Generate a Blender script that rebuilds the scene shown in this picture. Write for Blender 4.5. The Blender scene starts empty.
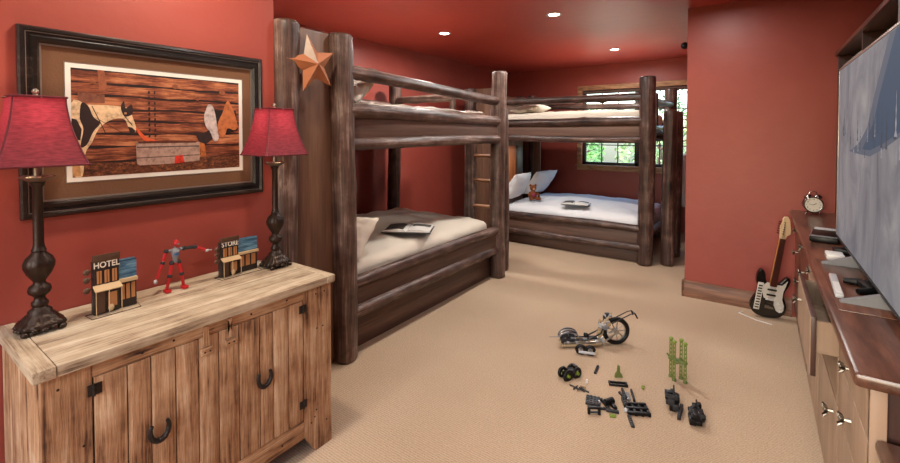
import bpy, bmesh, math, random
from mathutils import Vector, Matrix, Quaternion, noise
PI = math.pi
scn = bpy.context.scene
COL = scn.collection
# ------------------------------------------------------------------ materials
def lin(h):
    h = h.lstrip('#')
    v = [int(h[i:i+2], 16)/255 for i in (0, 2, 4)]
    return tuple((c/12.92 if c <= .04045 else ((c+.055)/1.055)**2.4) for c in v) + (1,)
MATS = {}
def newmat(name):
    m = bpy.data.materials.new(name); m.use_nodes = True
    nt = m.node_tree; nt.nodes.clear()
    out = nt.nodes.new('ShaderNodeOutputMaterial')
    b = nt.nodes.new('ShaderNodeBsdfPrincipled')
    nt.links.new(b.outputs[0], out.inputs[0])
    return m, nt, b
def N(nt, t, **kw):
    n = nt.nodes.new(t)
    for k, v in kw.items():
        if k in n.inputs: n.inputs[k].default_value = v
        else: setattr(n, k, v)
    return n
def ramp(nt, fac, stops):
    r = nt.nodes.new('ShaderNodeValToRGB')
    el = r.color_ramp.elements
    while len(el) < len(stops): el.new(.5)
    for e, (p, c) in zip(el, stops):
        e.position = p; e.color = lin(c) if isinstance(c, str) else c
    nt.links.new(fac, r.inputs[0]); return r
def plain(name, hexc, rough=.5, metal=0, bump=0, bscale=60, spec=.5, coat=0, emit=None, es=1):
    if name in MATS: return MATS[name]
    m, nt, b = newmat(name)
    b.inputs['Base Color'].default_value = lin(hexc)
    b.inputs['Roughness'].default_value = rough
    b.inputs['Metallic'].default_value = metal
    b.inputs['Specular IOR Level'].default_value = spec
    b.inputs['Coat Weight'].default_value = coat
    if bump:
        tc = N(nt, 'ShaderNodeTexCoord'); no = N(nt, 'ShaderNodeTexNoise', Scale=bscale, Detail=3.0)
        bp = N(nt, 'ShaderNodeBump', Strength=bump, Distance=.01)
        nt.links.new(tc.outputs['Object'], no.inputs['Vector'])
        nt.links.new(no.outputs[0], bp.inputs['Height']); nt.links.new(bp.outputs[0], b.inputs['Normal'])
    if emit:
        b.inputs['Emission Color'].default_value = lin(emit); b.inputs['Emission Strength'].default_value = es
    MATS[name] = m; return m
def woodmat(name, stops, axis=2, sc=22, stretch=.07, rough=.6, bump=.25, tone=.0, fine=None, patch=0, knots=0, coat=0, spec=.4):
    """grain runs along the object's own axis; 'tone' attribute shifts each board"""
    if name in MATS: return MATS[name]
    m, nt, b = newmat(name); L = nt.links
    tc = N(nt, 'ShaderNodeTexCoord')
    at = N(nt, 'ShaderNodeAttribute', attribute_name='tone')
    oi = N(nt, 'ShaderNodeObjectInfo')
    ad = N(nt, 'ShaderNodeVectorMath', operation='SCALE'); ad.inputs[3].default_value = 7.3
    cmb = N(nt, 'ShaderNodeCombineXYZ')
    for k in range(3): L.new(at.outputs['Fac'], cmb.inputs[k])
    L.new(cmb.outputs[0], ad.inputs[0])
    a2 = N(nt, 'ShaderNodeVectorMath', operation='ADD')
    L.new(tc.outputs['Object'], a2.inputs[0]); L.new(ad.outputs[0], a2.inputs[1])
    cm2 = N(nt, 'ShaderNodeCombineXYZ')
    for k in range(3): L.new(oi.outputs['Random'], cm2.inputs[k])
    s2 = N(nt, 'ShaderNodeVectorMath', operation='SCALE'); s2.inputs[3].default_value = 11.0
    L.new(cm2.outputs[0], s2.inputs[0])
    a3 = N(nt, 'ShaderNodeVectorMath', operation='ADD'); L.new(a2.outputs[0], a3.inputs[0]); L.new(s2.outputs[0], a3.inputs[1])
    mp = N(nt, 'ShaderNodeMapping'); s = [sc, sc, sc]; s[axis] = sc*stretch
    mp.inputs['Scale'].default_value = s
    L.new(a3.outputs[0], mp.inputs['Vector'])
    n1 = N(nt, 'ShaderNodeTexNoise', Scale=1.0, Detail=6.0, Roughness=.62, Distortion=.6)
    L.new(mp.outputs[0], n1.inputs['Vector'])
    n2 = N(nt, 'ShaderNodeTexNoise', Scale=4.5, Detail=3.0, Roughness=.6)
    L.new(mp.outputs[0], n2.inputs['Vector'])
    mx = N(nt, 'ShaderNodeMath', operation='MULTIPLY_ADD'); mx.inputs[1].default_value = .62
    L.new(n2.outputs[0], mx.inputs[0])
    m0 = N(nt, 'ShaderNodeMath', operation='MULTIPLY_ADD'); m0.inputs[1].default_value = 1.35; m0.inputs[2].default_value = -.485
    L.new(n1.outputs[0], m0.inputs[0]); L.new(m0.outputs[0], mx.inputs[2])
    tn = N(nt, 'ShaderNodeMath', operation='MULTIPLY_ADD'); tn.inputs[1].default_value = tone; 
    L.new(at.outputs['Fac'], tn.inputs[0]); L.new(mx.outputs[0], tn.inputs[2])
    f = tn.outputs[0]
    if fine:
        mpf = N(nt, 'ShaderNodeMapping'); sf = [fine]*3; sf[axis] = fine*.03; mpf.inputs['Scale'].default_value = sf; L.new(a3.outputs[0], mpf.inputs['Vector'])
        nf = N(nt, 'ShaderNodeTexNoise', Scale=1.0, Detail=3.0, Roughness=.7); L.new(mpf.outputs[0], nf.inputs['Vector'])
        nb = N(nt, 'ShaderNodeTexNoise', Scale=7.0, Detail=4.0, Roughness=.6); L.new(a3.outputs[0], nb.inputs['Vector'])
        fa = N(nt, 'ShaderNodeMath', operation='MULTIPLY_ADD'); fa.inputs[1].default_value = .7; L.new(nf.outputs[0], fa.inputs[0])
        fb = N(nt, 'ShaderNodeMath', operation='MULTIPLY_ADD'); fb.inputs[1].default_value = .9; fb.inputs[2].default_value = -.80; L.new(nb.outputs[0], fb.inputs[0])
        L.new(fb.outputs[0], fa.inputs[2]); fc2 = N(nt, 'ShaderNodeMath', operation='ADD'); L.new(f, fc2.inputs[0]); L.new(fa.outputs[0], fc2.inputs[1]); f = fc2.outputs[0]
    if knots:
        vo = N(nt, 'ShaderNodeTexVoronoi', Scale=1.0); mp2 = N(nt, 'ShaderNodeMapping')
        ks = [knots]*3; ks[axis] = knots*.4; mp2.inputs['Scale'].default_value = ks
        L.new(a3.outputs[0], mp2.inputs['Vector']); L.new(mp2.outputs[0], vo.inputs['Vector'])
        mr = N(nt, 'ShaderNodeMapRange'); mr.inputs[1].default_value = .03; mr.inputs[2].default_value = .14
        mr.inputs[3].default_value = -.4; mr.inputs[4].default_value = 0
        L.new(vo.outputs['Distance'], mr.inputs[0])
        k2 = N(nt, 'ShaderNodeMath', operation='ADD'); L.new(f, k2.inputs[0]); L.new(mr.outputs[0], k2.inputs[1]); f = k2.outputs[0]
    r = ramp(nt, f, stops)
    L.new(r.outputs[0], b.inputs['Base Color'])
    b.inputs['Roughness'].default_value = rough; b.inputs['Coat Weight'].default_value = coat
    b.inputs['Specular IOR Level'].default_value = spec; b.inputs['Coat Roughness'].default_value = .25
    bp = N(nt, 'ShaderNodeBump', Strength=bump, Distance=.006)
    L.new(mx.outputs[0], bp.inputs['Height']); L.new(bp.outputs[0], b.inputs['Normal'])
    MATS[name] = m; return m

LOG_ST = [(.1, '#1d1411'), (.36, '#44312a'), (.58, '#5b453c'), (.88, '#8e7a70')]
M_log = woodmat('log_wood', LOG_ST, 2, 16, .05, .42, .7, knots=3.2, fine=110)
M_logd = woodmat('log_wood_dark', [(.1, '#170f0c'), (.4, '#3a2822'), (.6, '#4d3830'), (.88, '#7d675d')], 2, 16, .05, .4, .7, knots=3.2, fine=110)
M_rung = woodmat('rung_wood', [(.25, '#5f3a26'), (.5, '#8a5c40'), (.75, '#a97c5c')], 2, 20, .08, .5, .2)
M_panx = woodmat('panel_wood_x', [(.1, '#3f2e27'), (.5, '#5d463c'), (.9, '#75594c')], 0, 12, .06, .5, .12)
M_panz = woodmat('panel_wood_z', [(.1, '#4a3328'), (.5, '#6c4e3d'), (.9, '#876651')], 2, 10, .06, .5, .12)
M_cub_lit = woodmat('cubby_wood_lit', [(.25, '#7a4d33'), (.5, '#a06b4a'), (.75, '#b98560')], 2, 10, .06, .5, .12)  # lighter than the panels: the lit cubby interior is put into the wood colour
BARN = [(.08, '#1e130d'), (.26, '#5a3c28'), (.44, '#906a4a'), (.64, '#a98360'), (.9, '#c2a484')]
M_barnz = woodmat('barnwood_upright', BARN, 2, 26, .07, .75, .6, tone=.16, knots=5, fine=190)
M_barny = woodmat('barnwood_long', BARN, 1, 26, .07, .75, .6, tone=.12, knots=5, fine=190)
M_barnx = woodmat('barnwood_cross', BARN, 0, 26, .07, .75, .6, tone=.12, knots=5, fine=190)
TOPW = [(.08, '#3f3026'), (.26, '#7a6651'), (.44, '#a08d74'), (.66, '#b5a48b'), (.9, '#c6b8a2')]
M_topy = woodmat('weathered_top', TOPW, 1, 22, .06, .8, .5, tone=.1, fine=190)
M_topx = woodmat('weathered_top_end', TOPW, 0, 22, .06, .8, .5, tone=.1, fine=190)
M_base = woodmat('baseboard_wood', [(.15, '#3f281c'), (.45, '#6b4632'), (.6, '#80573f'), (.85, '#94694d')], 0, 14, .08, .45, .15, knots=2.5)
M_trimw = woodmat('window_trim_wood', [(.25, '#7d563a'), (.5, '#a9805c'), (.75, '#c09871')], 0, 14, .2, .5, .15)
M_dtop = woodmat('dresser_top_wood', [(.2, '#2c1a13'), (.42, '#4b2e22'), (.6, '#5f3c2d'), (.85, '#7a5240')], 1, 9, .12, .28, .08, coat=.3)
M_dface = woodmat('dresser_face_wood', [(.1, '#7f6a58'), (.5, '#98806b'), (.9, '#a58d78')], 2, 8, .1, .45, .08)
M_dside = woodmat('dresser_dark_wood', [(.2, '#2e1e18'), (.5, '#46302a'), (.8, '#574039')], 2, 8, .1, .4, .08)

def wallmat(name, c1, c2, rough=.45):
    m, nt, b = newmat(name); L = nt.links
    tc = N(nt, 'ShaderNodeTexCoord')
    n1 = N(nt, 'ShaderNodeTexNoise', Scale=1.6, Detail=5.0, Roughness=.6)
    L.new(tc.outputs['Object'], n1.inputs['Vector'])
    r = ramp(nt, n1.outputs[0], [(.3, c1), (.7, c2)]); L.new(r.outputs[0], b.inputs['Base Color'])
    n2 = N(nt, 'ShaderNodeTexNoise', Scale=9.0, Detail=6.0, Roughness=.55)
    L.new(tc.outputs['Object'], n2.inputs['Vector'])
    bp = N(nt, 'ShaderNodeBump', Strength=.18, Distance=.012)
    L.new(n2.outputs[0], bp.inputs['Height']); L.new(bp.outputs[0], b.inputs['Normal'])
    b.inputs['Roughness'].default_value = rough
    return m
M_wall = wallmat('red_plaster', '#8e3d32', '#98463a')
M_ceil = wallmat('red_ceiling', '#a94136', '#b3493d', .4)  # same paint as the walls, lightened to make up for missing bounce light

def carpet():
    m, nt, b = newmat('carpet_beige'); L = nt.links
    tc = N(nt, 'ShaderNodeTexCoord')
    wv = N(nt, 'ShaderNodeTexWave', Scale=24.0, Distortion=1.6, Detail=2.0); wv.inputs['Detail Scale'].default_value = 2.5
    wv.bands_direction = 'Y'
    L.new(tc.outputs['Object'], wv.inputs['Vector'])
    no = N(nt, 'ShaderNodeTexNoise', Scale=130.0, Detail=3.0); L.new(tc.outputs['Object'], no.inputs['Vector'])
    big = N(nt, 'ShaderNodeTexNoise', Scale=1.3, Detail=3.0); L.new(tc.outputs['Object'], big.inputs['Vector'])
    ma = N(nt, 'ShaderNodeMath', operation='MULTIPLY_ADD'); ma.inputs[1].default_value = .3
    L.new(wv.outputs['Fac'], ma.inputs[0]); L.new(no.outputs[0], ma.inputs[2])
    mb = N(nt, 'ShaderNodeMath', operation='MULTIPLY_ADD'); mb.inputs[1].default_value = .3; L.new(big.outputs[0], mb.inputs[0]); L.new(ma.outputs[0], mb.inputs[2])
    r = ramp(nt, mb.outputs[0], [(.45, '#958069'), (.75, '#ae977e'), (1.0, '#bea78e')])
    L.new(r.outputs[0], b.inputs['Base Color']); b.inputs['Roughness'].default_value = .95; b.inputs['Specular IOR Level'].default_value = .1
    bp = N(nt, 'ShaderNodeBump', Strength=.45, Distance=.006); L.new(ma.outputs[0], bp.inputs['Height']); L.new(bp.outputs[0], b.inputs['Normal'])
    return m
M_carpet = carpet()
M_linen = plain('cream_linen', '#d6ccbc', .9, bump=.25, bscale=14, spec=.2)
M_white = plain('white_linen', '#d8d8da', .9, bump=.2, bscale=14, spec=.2)
M_dkmetal = plain('dark_iron', '#2c2522', .5, .6, bump=.4, bscale=90)
M_bronze = plain('lamp_bronze', '#33271f', .38, .6, bump=.15, bscale=160)
M_pewter = plain('pewter', '#8c8578', .35, .8)
M_black = plain('black_plastic', '#0a0a0b', .4, spec=.3)
M_dgrey = plain('dark_grey_plastic', '#2a2b2d', .45, spec=.3)
M_mgrey = plain('mid_grey_plastic', '#77797c', .4)
M_lgrey = plain('light_grey_plastic', '#b4b5b7', .4)
M_silver = plain('silver', '#a9a49b', .3, .8)
M_wplastic = plain('white_plastic', '#d9d8d4', .35)
M_lime = plain('lime_plastic', '#6f842c', .4)
M_olive = plain('olive_plastic', '#5e6b35', .45)
M_tan = plain('tan_plastic', '#a08a68', .5)
M_redp = plain('red_plastic', '#b01d22', .35)
M_bluep = plain('blue_plastic', '#2c5c9a', .35)
M_paper = plain('paper', '#d9d6cf', .8)
M_pic = plain('printed_photo', '#4d4a46', .7)
M_rust = plain('rusted_tin', '#a86a45', .55, .25, bump=.3, bscale=40)
M_rustl = plain('pale_tin', '#a79789', .5, .3, bump=.3, bscale=40)
M_frame = woodmat('frame_black_wood', [(.3, '#0c0908'), (.65, '#1c1512'), (1.0, '#5a4c43')], 1, 30, .04, .3, .2, coat=.5)
M_fillet = plain('frame_silver_edge', '#8d8279', .35, .6)
M_mat = plain('brown_suede_mat', '#6b4e3b', .95, bump=.2, bscale=120, spec=.1)

# ------------------------------------------------------------------ mesh builder
class MB:
    def __init__(s): s.v = []; s.f = []; s.m = []; s.t = []; s.mats = []; s.X = Matrix()
    def mi(s, m):
        if m not in s.mats: s.mats.append(m)
        return s.mats.index(m)
    def add(s, vs, fs, m, tone=None):
        b = len(s.v); k = s.mi(m)
        s.v += [s.X @ Vector(p) for p in vs]
        tone = random.random() if tone is None else tone
        for f in fs: s.f.append([i+b for i in f]); s.m.append(k); s.t.append(tone)
        return s
    def box(s, a, b, m, bev=0, tone=None):
        x0, x1 = sorted((a[0], b[0])); y0, y1 = sorted((a[1], b[1])); z0, z1 = sorted((a[2], b[2]))
        if bev <= 0:
            vs = [(x0,y0,z0),(x1,y0,z0),(x1,y1,z0),(x0,y1,z0),(x0,y0,z1),(x1,y0,z1),(x1,y1,z1),(x0,y1,z1)]
            fs = [(3,2,1,0),(4,5,6,7),(0,1,5,4),(1,2,6,5),(2,3,7,6),(3,0,4,7)]
            return s.add(vs, fs, m, tone)
        bm = bmesh.new(); bmesh.ops.create_cube(bm, size=1)
        for v in bm.verts: v.co = Vector(((x0+x1)/2+v.co.x*(x1-x0), (y0+y1)/2+v.co.y*(y1-y0), (z0+z1)/2+v.co.z*(z1-z0)))
        bmesh.ops.bevel(bm, geom=bm.edges[:], offset=min(bev, .45*min(x1-x0, y1-y0, z1-z0)), segments=2, affect='EDGES', profile=.5)
        return s.frombm(bm, m, tone)
    def frombm(s, bm, m, tone=None):
        bm.verts.index_update()
        vs = [v.co.copy() for v in bm.verts]; fs = [[v.index for v in f.verts] for f in bm.faces]
        bm.free(); return s.add(vs, fs, m, tone)
    def tube(s, pts, rs, m, n=10, caps=True, tone=None):
        pts = [Vector(p) for p in pts]
        if not hasattr(rs, '__len__'): rs = [rs]*len(pts)
        vs = []; fs = []; prev = None
        for i, p in enumerate(pts):
            d = (pts[min(i+1, len(pts)-1)]-pts[max(i-1, 0)]).normalized()
            if prev is None:
                u = d.orthogonal().normalized()
            else:
                u = (prev-d*prev.dot(d)); u = u.normalized() if u.length > 1e-5 else d.orthogonal().normalized()
            prev = u; w = d.cross(u)
            for k in range(n):
                a = 2*PI*k/n; vs.append(p+(u*math.cos(a)+w*math.sin(a))*rs[i])
        for i in range(len(pts)-1):
            for k in range(n):
                a, b = i*n+k, i*n+(k+1) % n
                fs.append((a, b, b+n, a+n))
        if caps:
            fs.append(tuple(reversed(range(n)))); fs.append(tuple(range((len(pts)-1)*n, len(pts)*n)))
        return s.add(vs, fs, m, tone)
    def lathe(s, prof, m, c=(0,0,0), n=28, mod=None, tone=None):
        vs = []; fs = []
        for (r, z) in prof:
            for k in range(n):
                a = 2*PI*k/n; rr = r*(mod(a, z) if mod else 1)
                vs.append((c[0]+rr*math.cos(a), c[1]+rr*math.sin(a), c[2]+z))
        for i in range(len(prof)-1):
            for k in range(n):
                a, b = i*n+k, i*n+(k+1) % n
                fs.append((a, b, b+n, a+n))
        if prof[0][0] > 1e-4: fs.append(tuple(reversed(range(n))))
        if prof[-1][0] > 1e-4: fs.append(tuple(range((len(prof)-1)*n, len(prof)*n)))
        return s.add(vs, fs, m, tone)
    def sph(s, c, r, m, n=14, tone=None):
        r = r if hasattr(r, '__len__') else (r, r, r)
        bm = bmesh.new(); bmesh.ops.create_uvsphere(bm, u_segments=n, v_segments=max(6, n*2//3), radius=1)
        for v in bm.verts: v.co = Vector((c[0]+v.co.x*r[0], c[1]+v.co.y*r[1], c[2]+v.co.z*r[2]))
        return s.frombm(bm, m, tone)
    def prism(s, poly, a, b, m, axis=1, tone=None):
        """poly of 2-d points, extruded along axis from a to b"""
        def P(p, t):
            if axis == 0: return (t, p[0], p[1])
            if axis == 1: return (p[0], t, p[1])
            return (p[0], p[1], t)
        n = len(poly); vs = [P(p, a) for p in poly]+[P(p, b) for p in poly]
        fs = [tuple(reversed(range(n))), tuple(range(n, 2*n))]+[(i, (i+1) % n, (i+1) % n+n, i+n) for i in range(n)]
        return s.add(vs, fs, m, tone)
    def build(s, name, parent=None, loc=(0,0,0), rot=None, smooth=40):
        me = bpy.data.meshes.new(name); me.from_pydata([tuple(v) for v in s.v], [], s.f)
        for m in s.mats: me.materials.append(m)
        me.polygons.foreach_set('material_index', s.m)
        at = me.attributes.new('tone', 'FLOAT', 'FACE'); at.data.foreach_set('value', s.t)
        bm = bmesh.new(); bm.from_mesh(me); bmesh.ops.recalc_face_normals(bm, faces=bm.faces[:]); bm.to_mesh(me); bm.free()
        if smooth:
            me.polygons.foreach_set('use_smooth', [True]*len(me.polygons))
            me.set_sharp_from_angle(angle=math.radians(smooth))
        me.update()
        o = bpy.data.objects.new(name, me); COL.objects.link(o)
        o.location = loc
        if rot is not None:
            if isinstance(rot, Quaternion): o.rotation_mode = 'QUATERNION'; o.rotation_quaternion = rot
            else: o.rotation_euler = rot
        if parent: o.parent = parent
        return o
def tag(o, label, cat, group=None, kind=None):
    if label: o['label'] = label
    if cat: o['category'] = cat
    if group: o['group'] = group
    if kind: o['kind'] = kind
    return o
def thing(name, label, cat, loc=(0,0,0), rotz=0, group=None, rot=None):
    o = bpy.data.objects.new(name, None); COL.objects.link(o); o.empty_display_size = .1
    o.location = loc; o.rotation_euler = rot if rot else (0, 0, rotz)
    return tag(o, label, cat, group)
def struct(name, mb, **k):
    o = mb.build(name, **k); o['kind'] = 'structure'; return o
def copy_tree(o, parent=None):
    c = o.copy(); COL.objects.link(c)
    if parent: c.parent = parent
    for ch in list(o.children): copy_tree(ch, c)
    return c

# ------------------------------------------------------------------ logs, cloth
def logmesh(L, r, seed, n=22, rough=1.0, taper=0, knots=True, bow=None):
    rnd = random.Random(seed); off = rnd.uniform(0, 50)
    nz = max(6, int(L/.045)); vs = []; fs = []
    kn = [(rnd.uniform(.1, L-.1), rnd.uniform(0, 2*PI), rnd.uniform(.006, .014)) for _ in range(int(L*3.0))] if knots and L > .4 else []
    bw = L*.004 if bow is None else bow; ph = rnd.uniform(0, 6)
    rings = [(0, .82), (.010, .96), (.022, 1)]+[(.022+(L-.044)*i/nz, 1) for i in range(1, nz)]+[(L-.022, 1), (L-.010, .96), (L, .82)]
    for z, q in rings:
        cx = bw*math.sin(z/L*PI+ph)*1.5; cy = bw*math.cos(z/L*PI*1.4+ph)
        for k in range(n):
            a = 2*PI*k/n
            d = noise.noise(Vector((math.cos(a)*1.1+off, math.sin(a)*1.1, z*1.3)))*.07+noise.noise(Vector((math.cos(a)*2.6, math.sin(a)*2.6+off, z*4)))*.035
            rr = r*(1-taper*z/L)*(1+d*rough)
            for kz, ka, kh in kn:
                da = math.atan2(math.sin(a-ka), math.cos(a-ka))*r; dz = (z-kz)
                e = (da*da+dz*dz*.6)/(.028**2)
                if e < 6: rr += kh*math.exp(-e)
            vs.append((cx+rr*q*math.cos(a), cy+rr*q*math.sin(a), z))
    for i in range(len(rings)-1):
        for k in range(n):
            a, b = i*n+k, i*n+(k+1) % n; fs.append((a, b, b+n, a+n))
    fs.append(tuple(reversed(range(n)))); fs.append(tuple(range((len(rings)-1)*n, len(rings)*n)))
    return vs, fs
SEED = [1]
def log(name, p0, p1, r, parent, m=None, **k):
    p0 = Vector(p0); p1 = Vector(p1); SEED[0] += 1
    vs, fs = logmesh((p1-p0).length, r, SEED[0], **k)
    mb = MB(); mb.add(vs, fs, m or M_log, random.Random(SEED[0]).random())
    return mb.build(name, parent, p0, (p1-p0).normalized().to_track_quat('Z', 'Y'), smooth=60)
def softbox(a, b, r, m, seed=0, amp=.012, fr=4.0, crown=0, N_=26, ripple=0):
    """rounded cushion-like block between corners a and b, its surface wrinkled"""
    mb = MB(); a = Vector(a); b = Vector(b); c = (a+b)/2; h = (b-a)/2
    bm = bmesh.new(); bmesh.ops.create_cube(bm, size=2); bmesh.ops.subdivide_edges(bm, edges=bm.edges[:], cuts=N_, use_grid_fill=True)
    off = Vector((seed*3.1, seed*1.7, 0))
    for v in bm.verts:
        p = Vector((v.co.x*h.x, v.co.y*h.y, v.co.z*h.z))
        q = Vector((max(-h.x+r, min(h.x-r, p.x)), max(-h.y+r, min(h.y-r, p.y)), max(-h.z+min(r, h.z), min(h.z-min(r, h.z), p.z))))
        d = p-q
        nn = d.normalized() if d.length > 1e-6 else Vector((0, 0, 1))
        p = q+nn*min(r, d.length if d.length < r else r)
        if p.z > 0: p.z += crown*(1-abs(v.co.x)**2.5)*(1-abs(v.co.y)**2.5)*(p.z/h.z)
        w = noise.fractal(p*fr+off, .7, 2.0, 4)*amp
        w += abs(noise.noise(Vector((p.x*fr*1.8, p.y*fr*.9, p.z*2))+off))*amp*.8
        if ripple and p.z < h.z*.6: w += ripple*math.sin((p.x+p.y)*38+2*noise.noise(p*3))*.5
        v.co = c+p+nn*w
    mb.frombm(bm, m, .5); return mb
def pillowmb(w, l, t, m, seed=0, n=22):
    mb = MB(); vs = []; fs = []
    for side in (1, -1):
        for i in range(n+1):
            for j in range(n+1):
                u = -1+2*i/n; v = -1+2*j/n
                k = max(0, (1-abs(u)**2.6))**.55*max(0, (1-abs(v)**2.6))**.55
                x = w/2*u*(1-.10*(1-abs(v))*abs(u)**3*1.0); y = l/2*v*(1-.10*(1-abs(u))*abs(v)**3)
                z = side*t/2*k*(1+.18*noise.noise(Vector((u*2.3+seed, v*2.3, side))))+.012*noise.noise(Vector((u*5, v*5, seed)))
                vs.append((x, y, z))
        b = 0 if side == 1 else (n+1)**2
        for i in range(n):
            for j in range(n):
                a = b+i*(n+1)+j; f = (a, a+n+1, a+n+2, a+1); fs.append(f if side == 1 else tuple(reversed(f)))
    mb.add(vs, fs, m, .5)
    bm = bmesh.new()
    bv = [bm.verts.new(p) for p in mb.v]; [bm.faces.new([bv[i] for i in f]) for f in mb.f]
    bmesh.ops.remove_doubles(bm, verts=bm.verts[:], dist=.0008)
    r = MB(); r.frombm(bm, m, .5); return r
def textmesh(txt, size, m, extrude=.001, bold=0):
    cu = bpy.data.curves.new('t', 'FONT'); cu.body = txt; cu.size = size; cu.extrude = extrude; cu.offset = bold
    cu.align_x = 'CENTER'; cu.align_y = 'CENTER'; cu.resolution_u = 3
    o = bpy.data.objects.new('t', cu); COL.objects.link(o)
    dg = bpy.context.evaluated_depsgraph_get(); me = bpy.data.meshes.new_from_object(o.evaluated_get(dg))
    vs = [v.co.copy() for v in me.vertices]; fs = [list(p.vertices) for p in me.polygons]
    bpy.data.objects.remove(o); bpy.data.curves.remove(cu); bpy.data.meshes.remove(me)
    return vs, fs

# ================================================================== the room
CZ = 2.72
XL, XR, YB, YF, XA = -2.27, .98, -2.4, 7.6, -4.05      # left wall, right wall, back wall, far wall, alcove wall
T = .12
f = MB(); f.box((XA-T, YB-T, -.1), (XR+T, YF+T, 0), M_carpet); struct('floor', f)
c = MB(); c.box((XA-T, YB-T, CZ), (XR+T, YF+T, CZ+.1), M_ceil); struct('ceiling', c)
def wallbox(name, a, b): w = MB(); w.box(a, b, M_wall, bev=0); return struct(name, w)
wallbox('wall_left', (XL-T, YB, 0), (XL, 1.45, CZ))
wallbox('wall_left_return', (XA, 1.45-T, 0), (XL-T, 1.45, CZ))
wallbox('wall_alcove', (XA-T, 1.45-T, 0), (XA, YF, CZ))
wallbox('wall_right', (-.567, 4.65, 0), (XR, 4.65+T, CZ))
wallbox('wall_right_return', (-.567, 4.65+T, 0), (-.567+T, YF, CZ))
wallbox('wall_side_right', (XR, YB, 0), (XR+T, 4.65, CZ))
bw = MB(); BX0, BX1, BZ0, BZ1 = -1.75, .5, .85, 2.3
bw.box((XL-T, YB-T, 0), (XR+T, YB, BZ0), M_wall); bw.box((XL-T, YB-T, BZ1), (XR+T, YB, CZ), M_wall)
bw.box((XL-T, YB-T, BZ0), (BX0, YB, BZ1), M_wall); bw.box((BX1, YB-T, BZ0), (XR+T, YB, BZ1), M_wall)
struct('wall_back', bw)
w = MB()
for (a, b) in (((BX0-.08, YB, BZ0-.08), (BX1+.08, YB+.03, BZ0)), ((BX0-.08, YB, BZ1), (BX1+.08, YB+.03, BZ1+.08)), ((BX0-.08, YB, BZ0), (BX0, YB+.03, BZ1)), ((BX1, YB, BZ0), (BX1+.08, YB+.03, BZ1)), ((-.66, YB-.08, BZ0), (-.59, YB-.03, BZ1))): w.box(a, b, M_trimw, .004)
struct('window_added', w)  # window added behind the camera to let in fill daylight
def portal(x0, x1, y, z0, z1, rx):
    L = bpy.data.lights.new('window_portal', 'AREA'); L.shape = 'RECTANGLE'; L.size = x1-x0; L.size_y = z1-z0; L.cycles.is_portal = True
    o = bpy.data.objects.new('window_portal', L); COL.objects.link(o); o.location = ((x0+x1)/2, y, (z0+z1)/2); o.rotation_euler = (rx, 0, 0)
portal(BX0, BX1, YB-T-.01, BZ0, BZ1, PI/2)
portal(-2.55, -.72, YF+T+.02, .99, 2.29, -PI/2)
# far wall with a window opening
WX0, WX1, WZ0, WZ1 = -2.55, -.72, .99, 2.29
w = MB()
w.box((XA, YF, 0), (-.567+T, YF+T, WZ0), M_wall, 0); w.box((XA, YF, WZ1), (-.567+T, YF+T, CZ), M_wall, 0)
w.box((XA, YF, WZ0), (WX0, YF+T, WZ1), M_wall, 0); w.box((WX1, YF, WZ0), (-.567+T, YF+T, WZ1), M_wall, 0)
struct('wall_far', w)
# baseboards
def base(name, a, b, nrm):
    a = Vector(a); b = Vector(b); nrm = Vector(nrm); L = (b-a).length; d = (b-a).normalized()
    prof = [(0, 0), (.022, 0), (.022, .118), (.016, .132), (.016, .14), (.008, .152), (0, .155)]
    mb = MB(); vs = []; n = len(prof)
    for t in (0, L):
        for (o_, z) in prof: vs.append((t, o_, z))
    fs = [tuple(range(n)), tuple(reversed(range(n, 2*n)))]+[(i, i+n, (i+1) % n+n, (i+1) % n) for i in range(n)]
    mb.add(vs, fs, M_base)
    up = Vector((0, 0, 1)); R = Matrix((d, nrm, up)).transposed()
    o = mb.build(name, None, a, R.to_quaternion(), smooth=30); o['kind'] = 'structure'; return o
base('baseboard_right', (.24, 4.65, 0), (-.589, 4.65, 0), (0, -1, 0))
base('baseboard_right_return', (-.567, 4.628, 0), (-.567, YF, 0), (-1, 0, 0))
base('baseboard_far', (XA, YF, 0), (-.59, YF, 0), (0, -1, 0))
base('baseboard_alcove', (XA, 1.47, 0), (XA, YF-.02, 0), (1, 0, 0))
base('baseboard_left', (XL, YB, 0), (XL, .30, 0), (1, 0, 0))
# window
w = MB()
tw = .085
w.box((WX0-tw, YF-.03, WZ1), (WX1+tw, YF-.001, WZ1+tw), M_trimw, .006); w.box((WX0-tw, YF-.03, WZ0-tw), (WX1+tw, YF-.001, WZ0), M_trimw, .006)
w.box((WX0-tw-.02, YF-.06, WZ0-.012), (WX1+tw+.02, YF-.001, WZ0+.012), M_trimw, .006)
w.box((WX0-tw, YF-.029, WZ0), (WX0, YF-.001, WZ1), M_trimw, .006); w.box((WX1, YF-.029, WZ0), (WX1+tw, YF-.001, WZ1), M_trimw, .006)
win = struct('window_1', w)
s = MB(); M_sash = plain('dark_sash', '#2f2622', .5)
half = (WX0+WX1)/2
for (a, b) in ((WX0, half), (half, WX1)):
    for q in ((a, WZ0, a+.055, WZ1), (b-.055, WZ0, b, WZ1), (a, WZ0, b, WZ0+.06), (a, WZ1-.06, b, WZ1)):
        s.box((q[0], YF+.03, q[1]), (q[2], YF+.075, q[3]), M_sash, .004)
s.build('sash', win)
g = MB(); M_mull = plain('dark_glazing_bar', '#26211f', .5)
for (a, b) in ((WX0+.055, half-.055), (half+.055, WX1-.055)):
    for i in (1, 2): x = a+(b-a)*i/3; g.box((x-.008, YF+.042, WZ0+.05), (x+.008, YF+.062, WZ1-.05), M_mull)
    for i in range(1, 4): z = WZ0+.06+(WZ1-WZ0-.12)*i/4; g.box((a-.01, YF+.043, z-.008), (b+.01, YF+.061, z+.008), M_mull)
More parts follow.
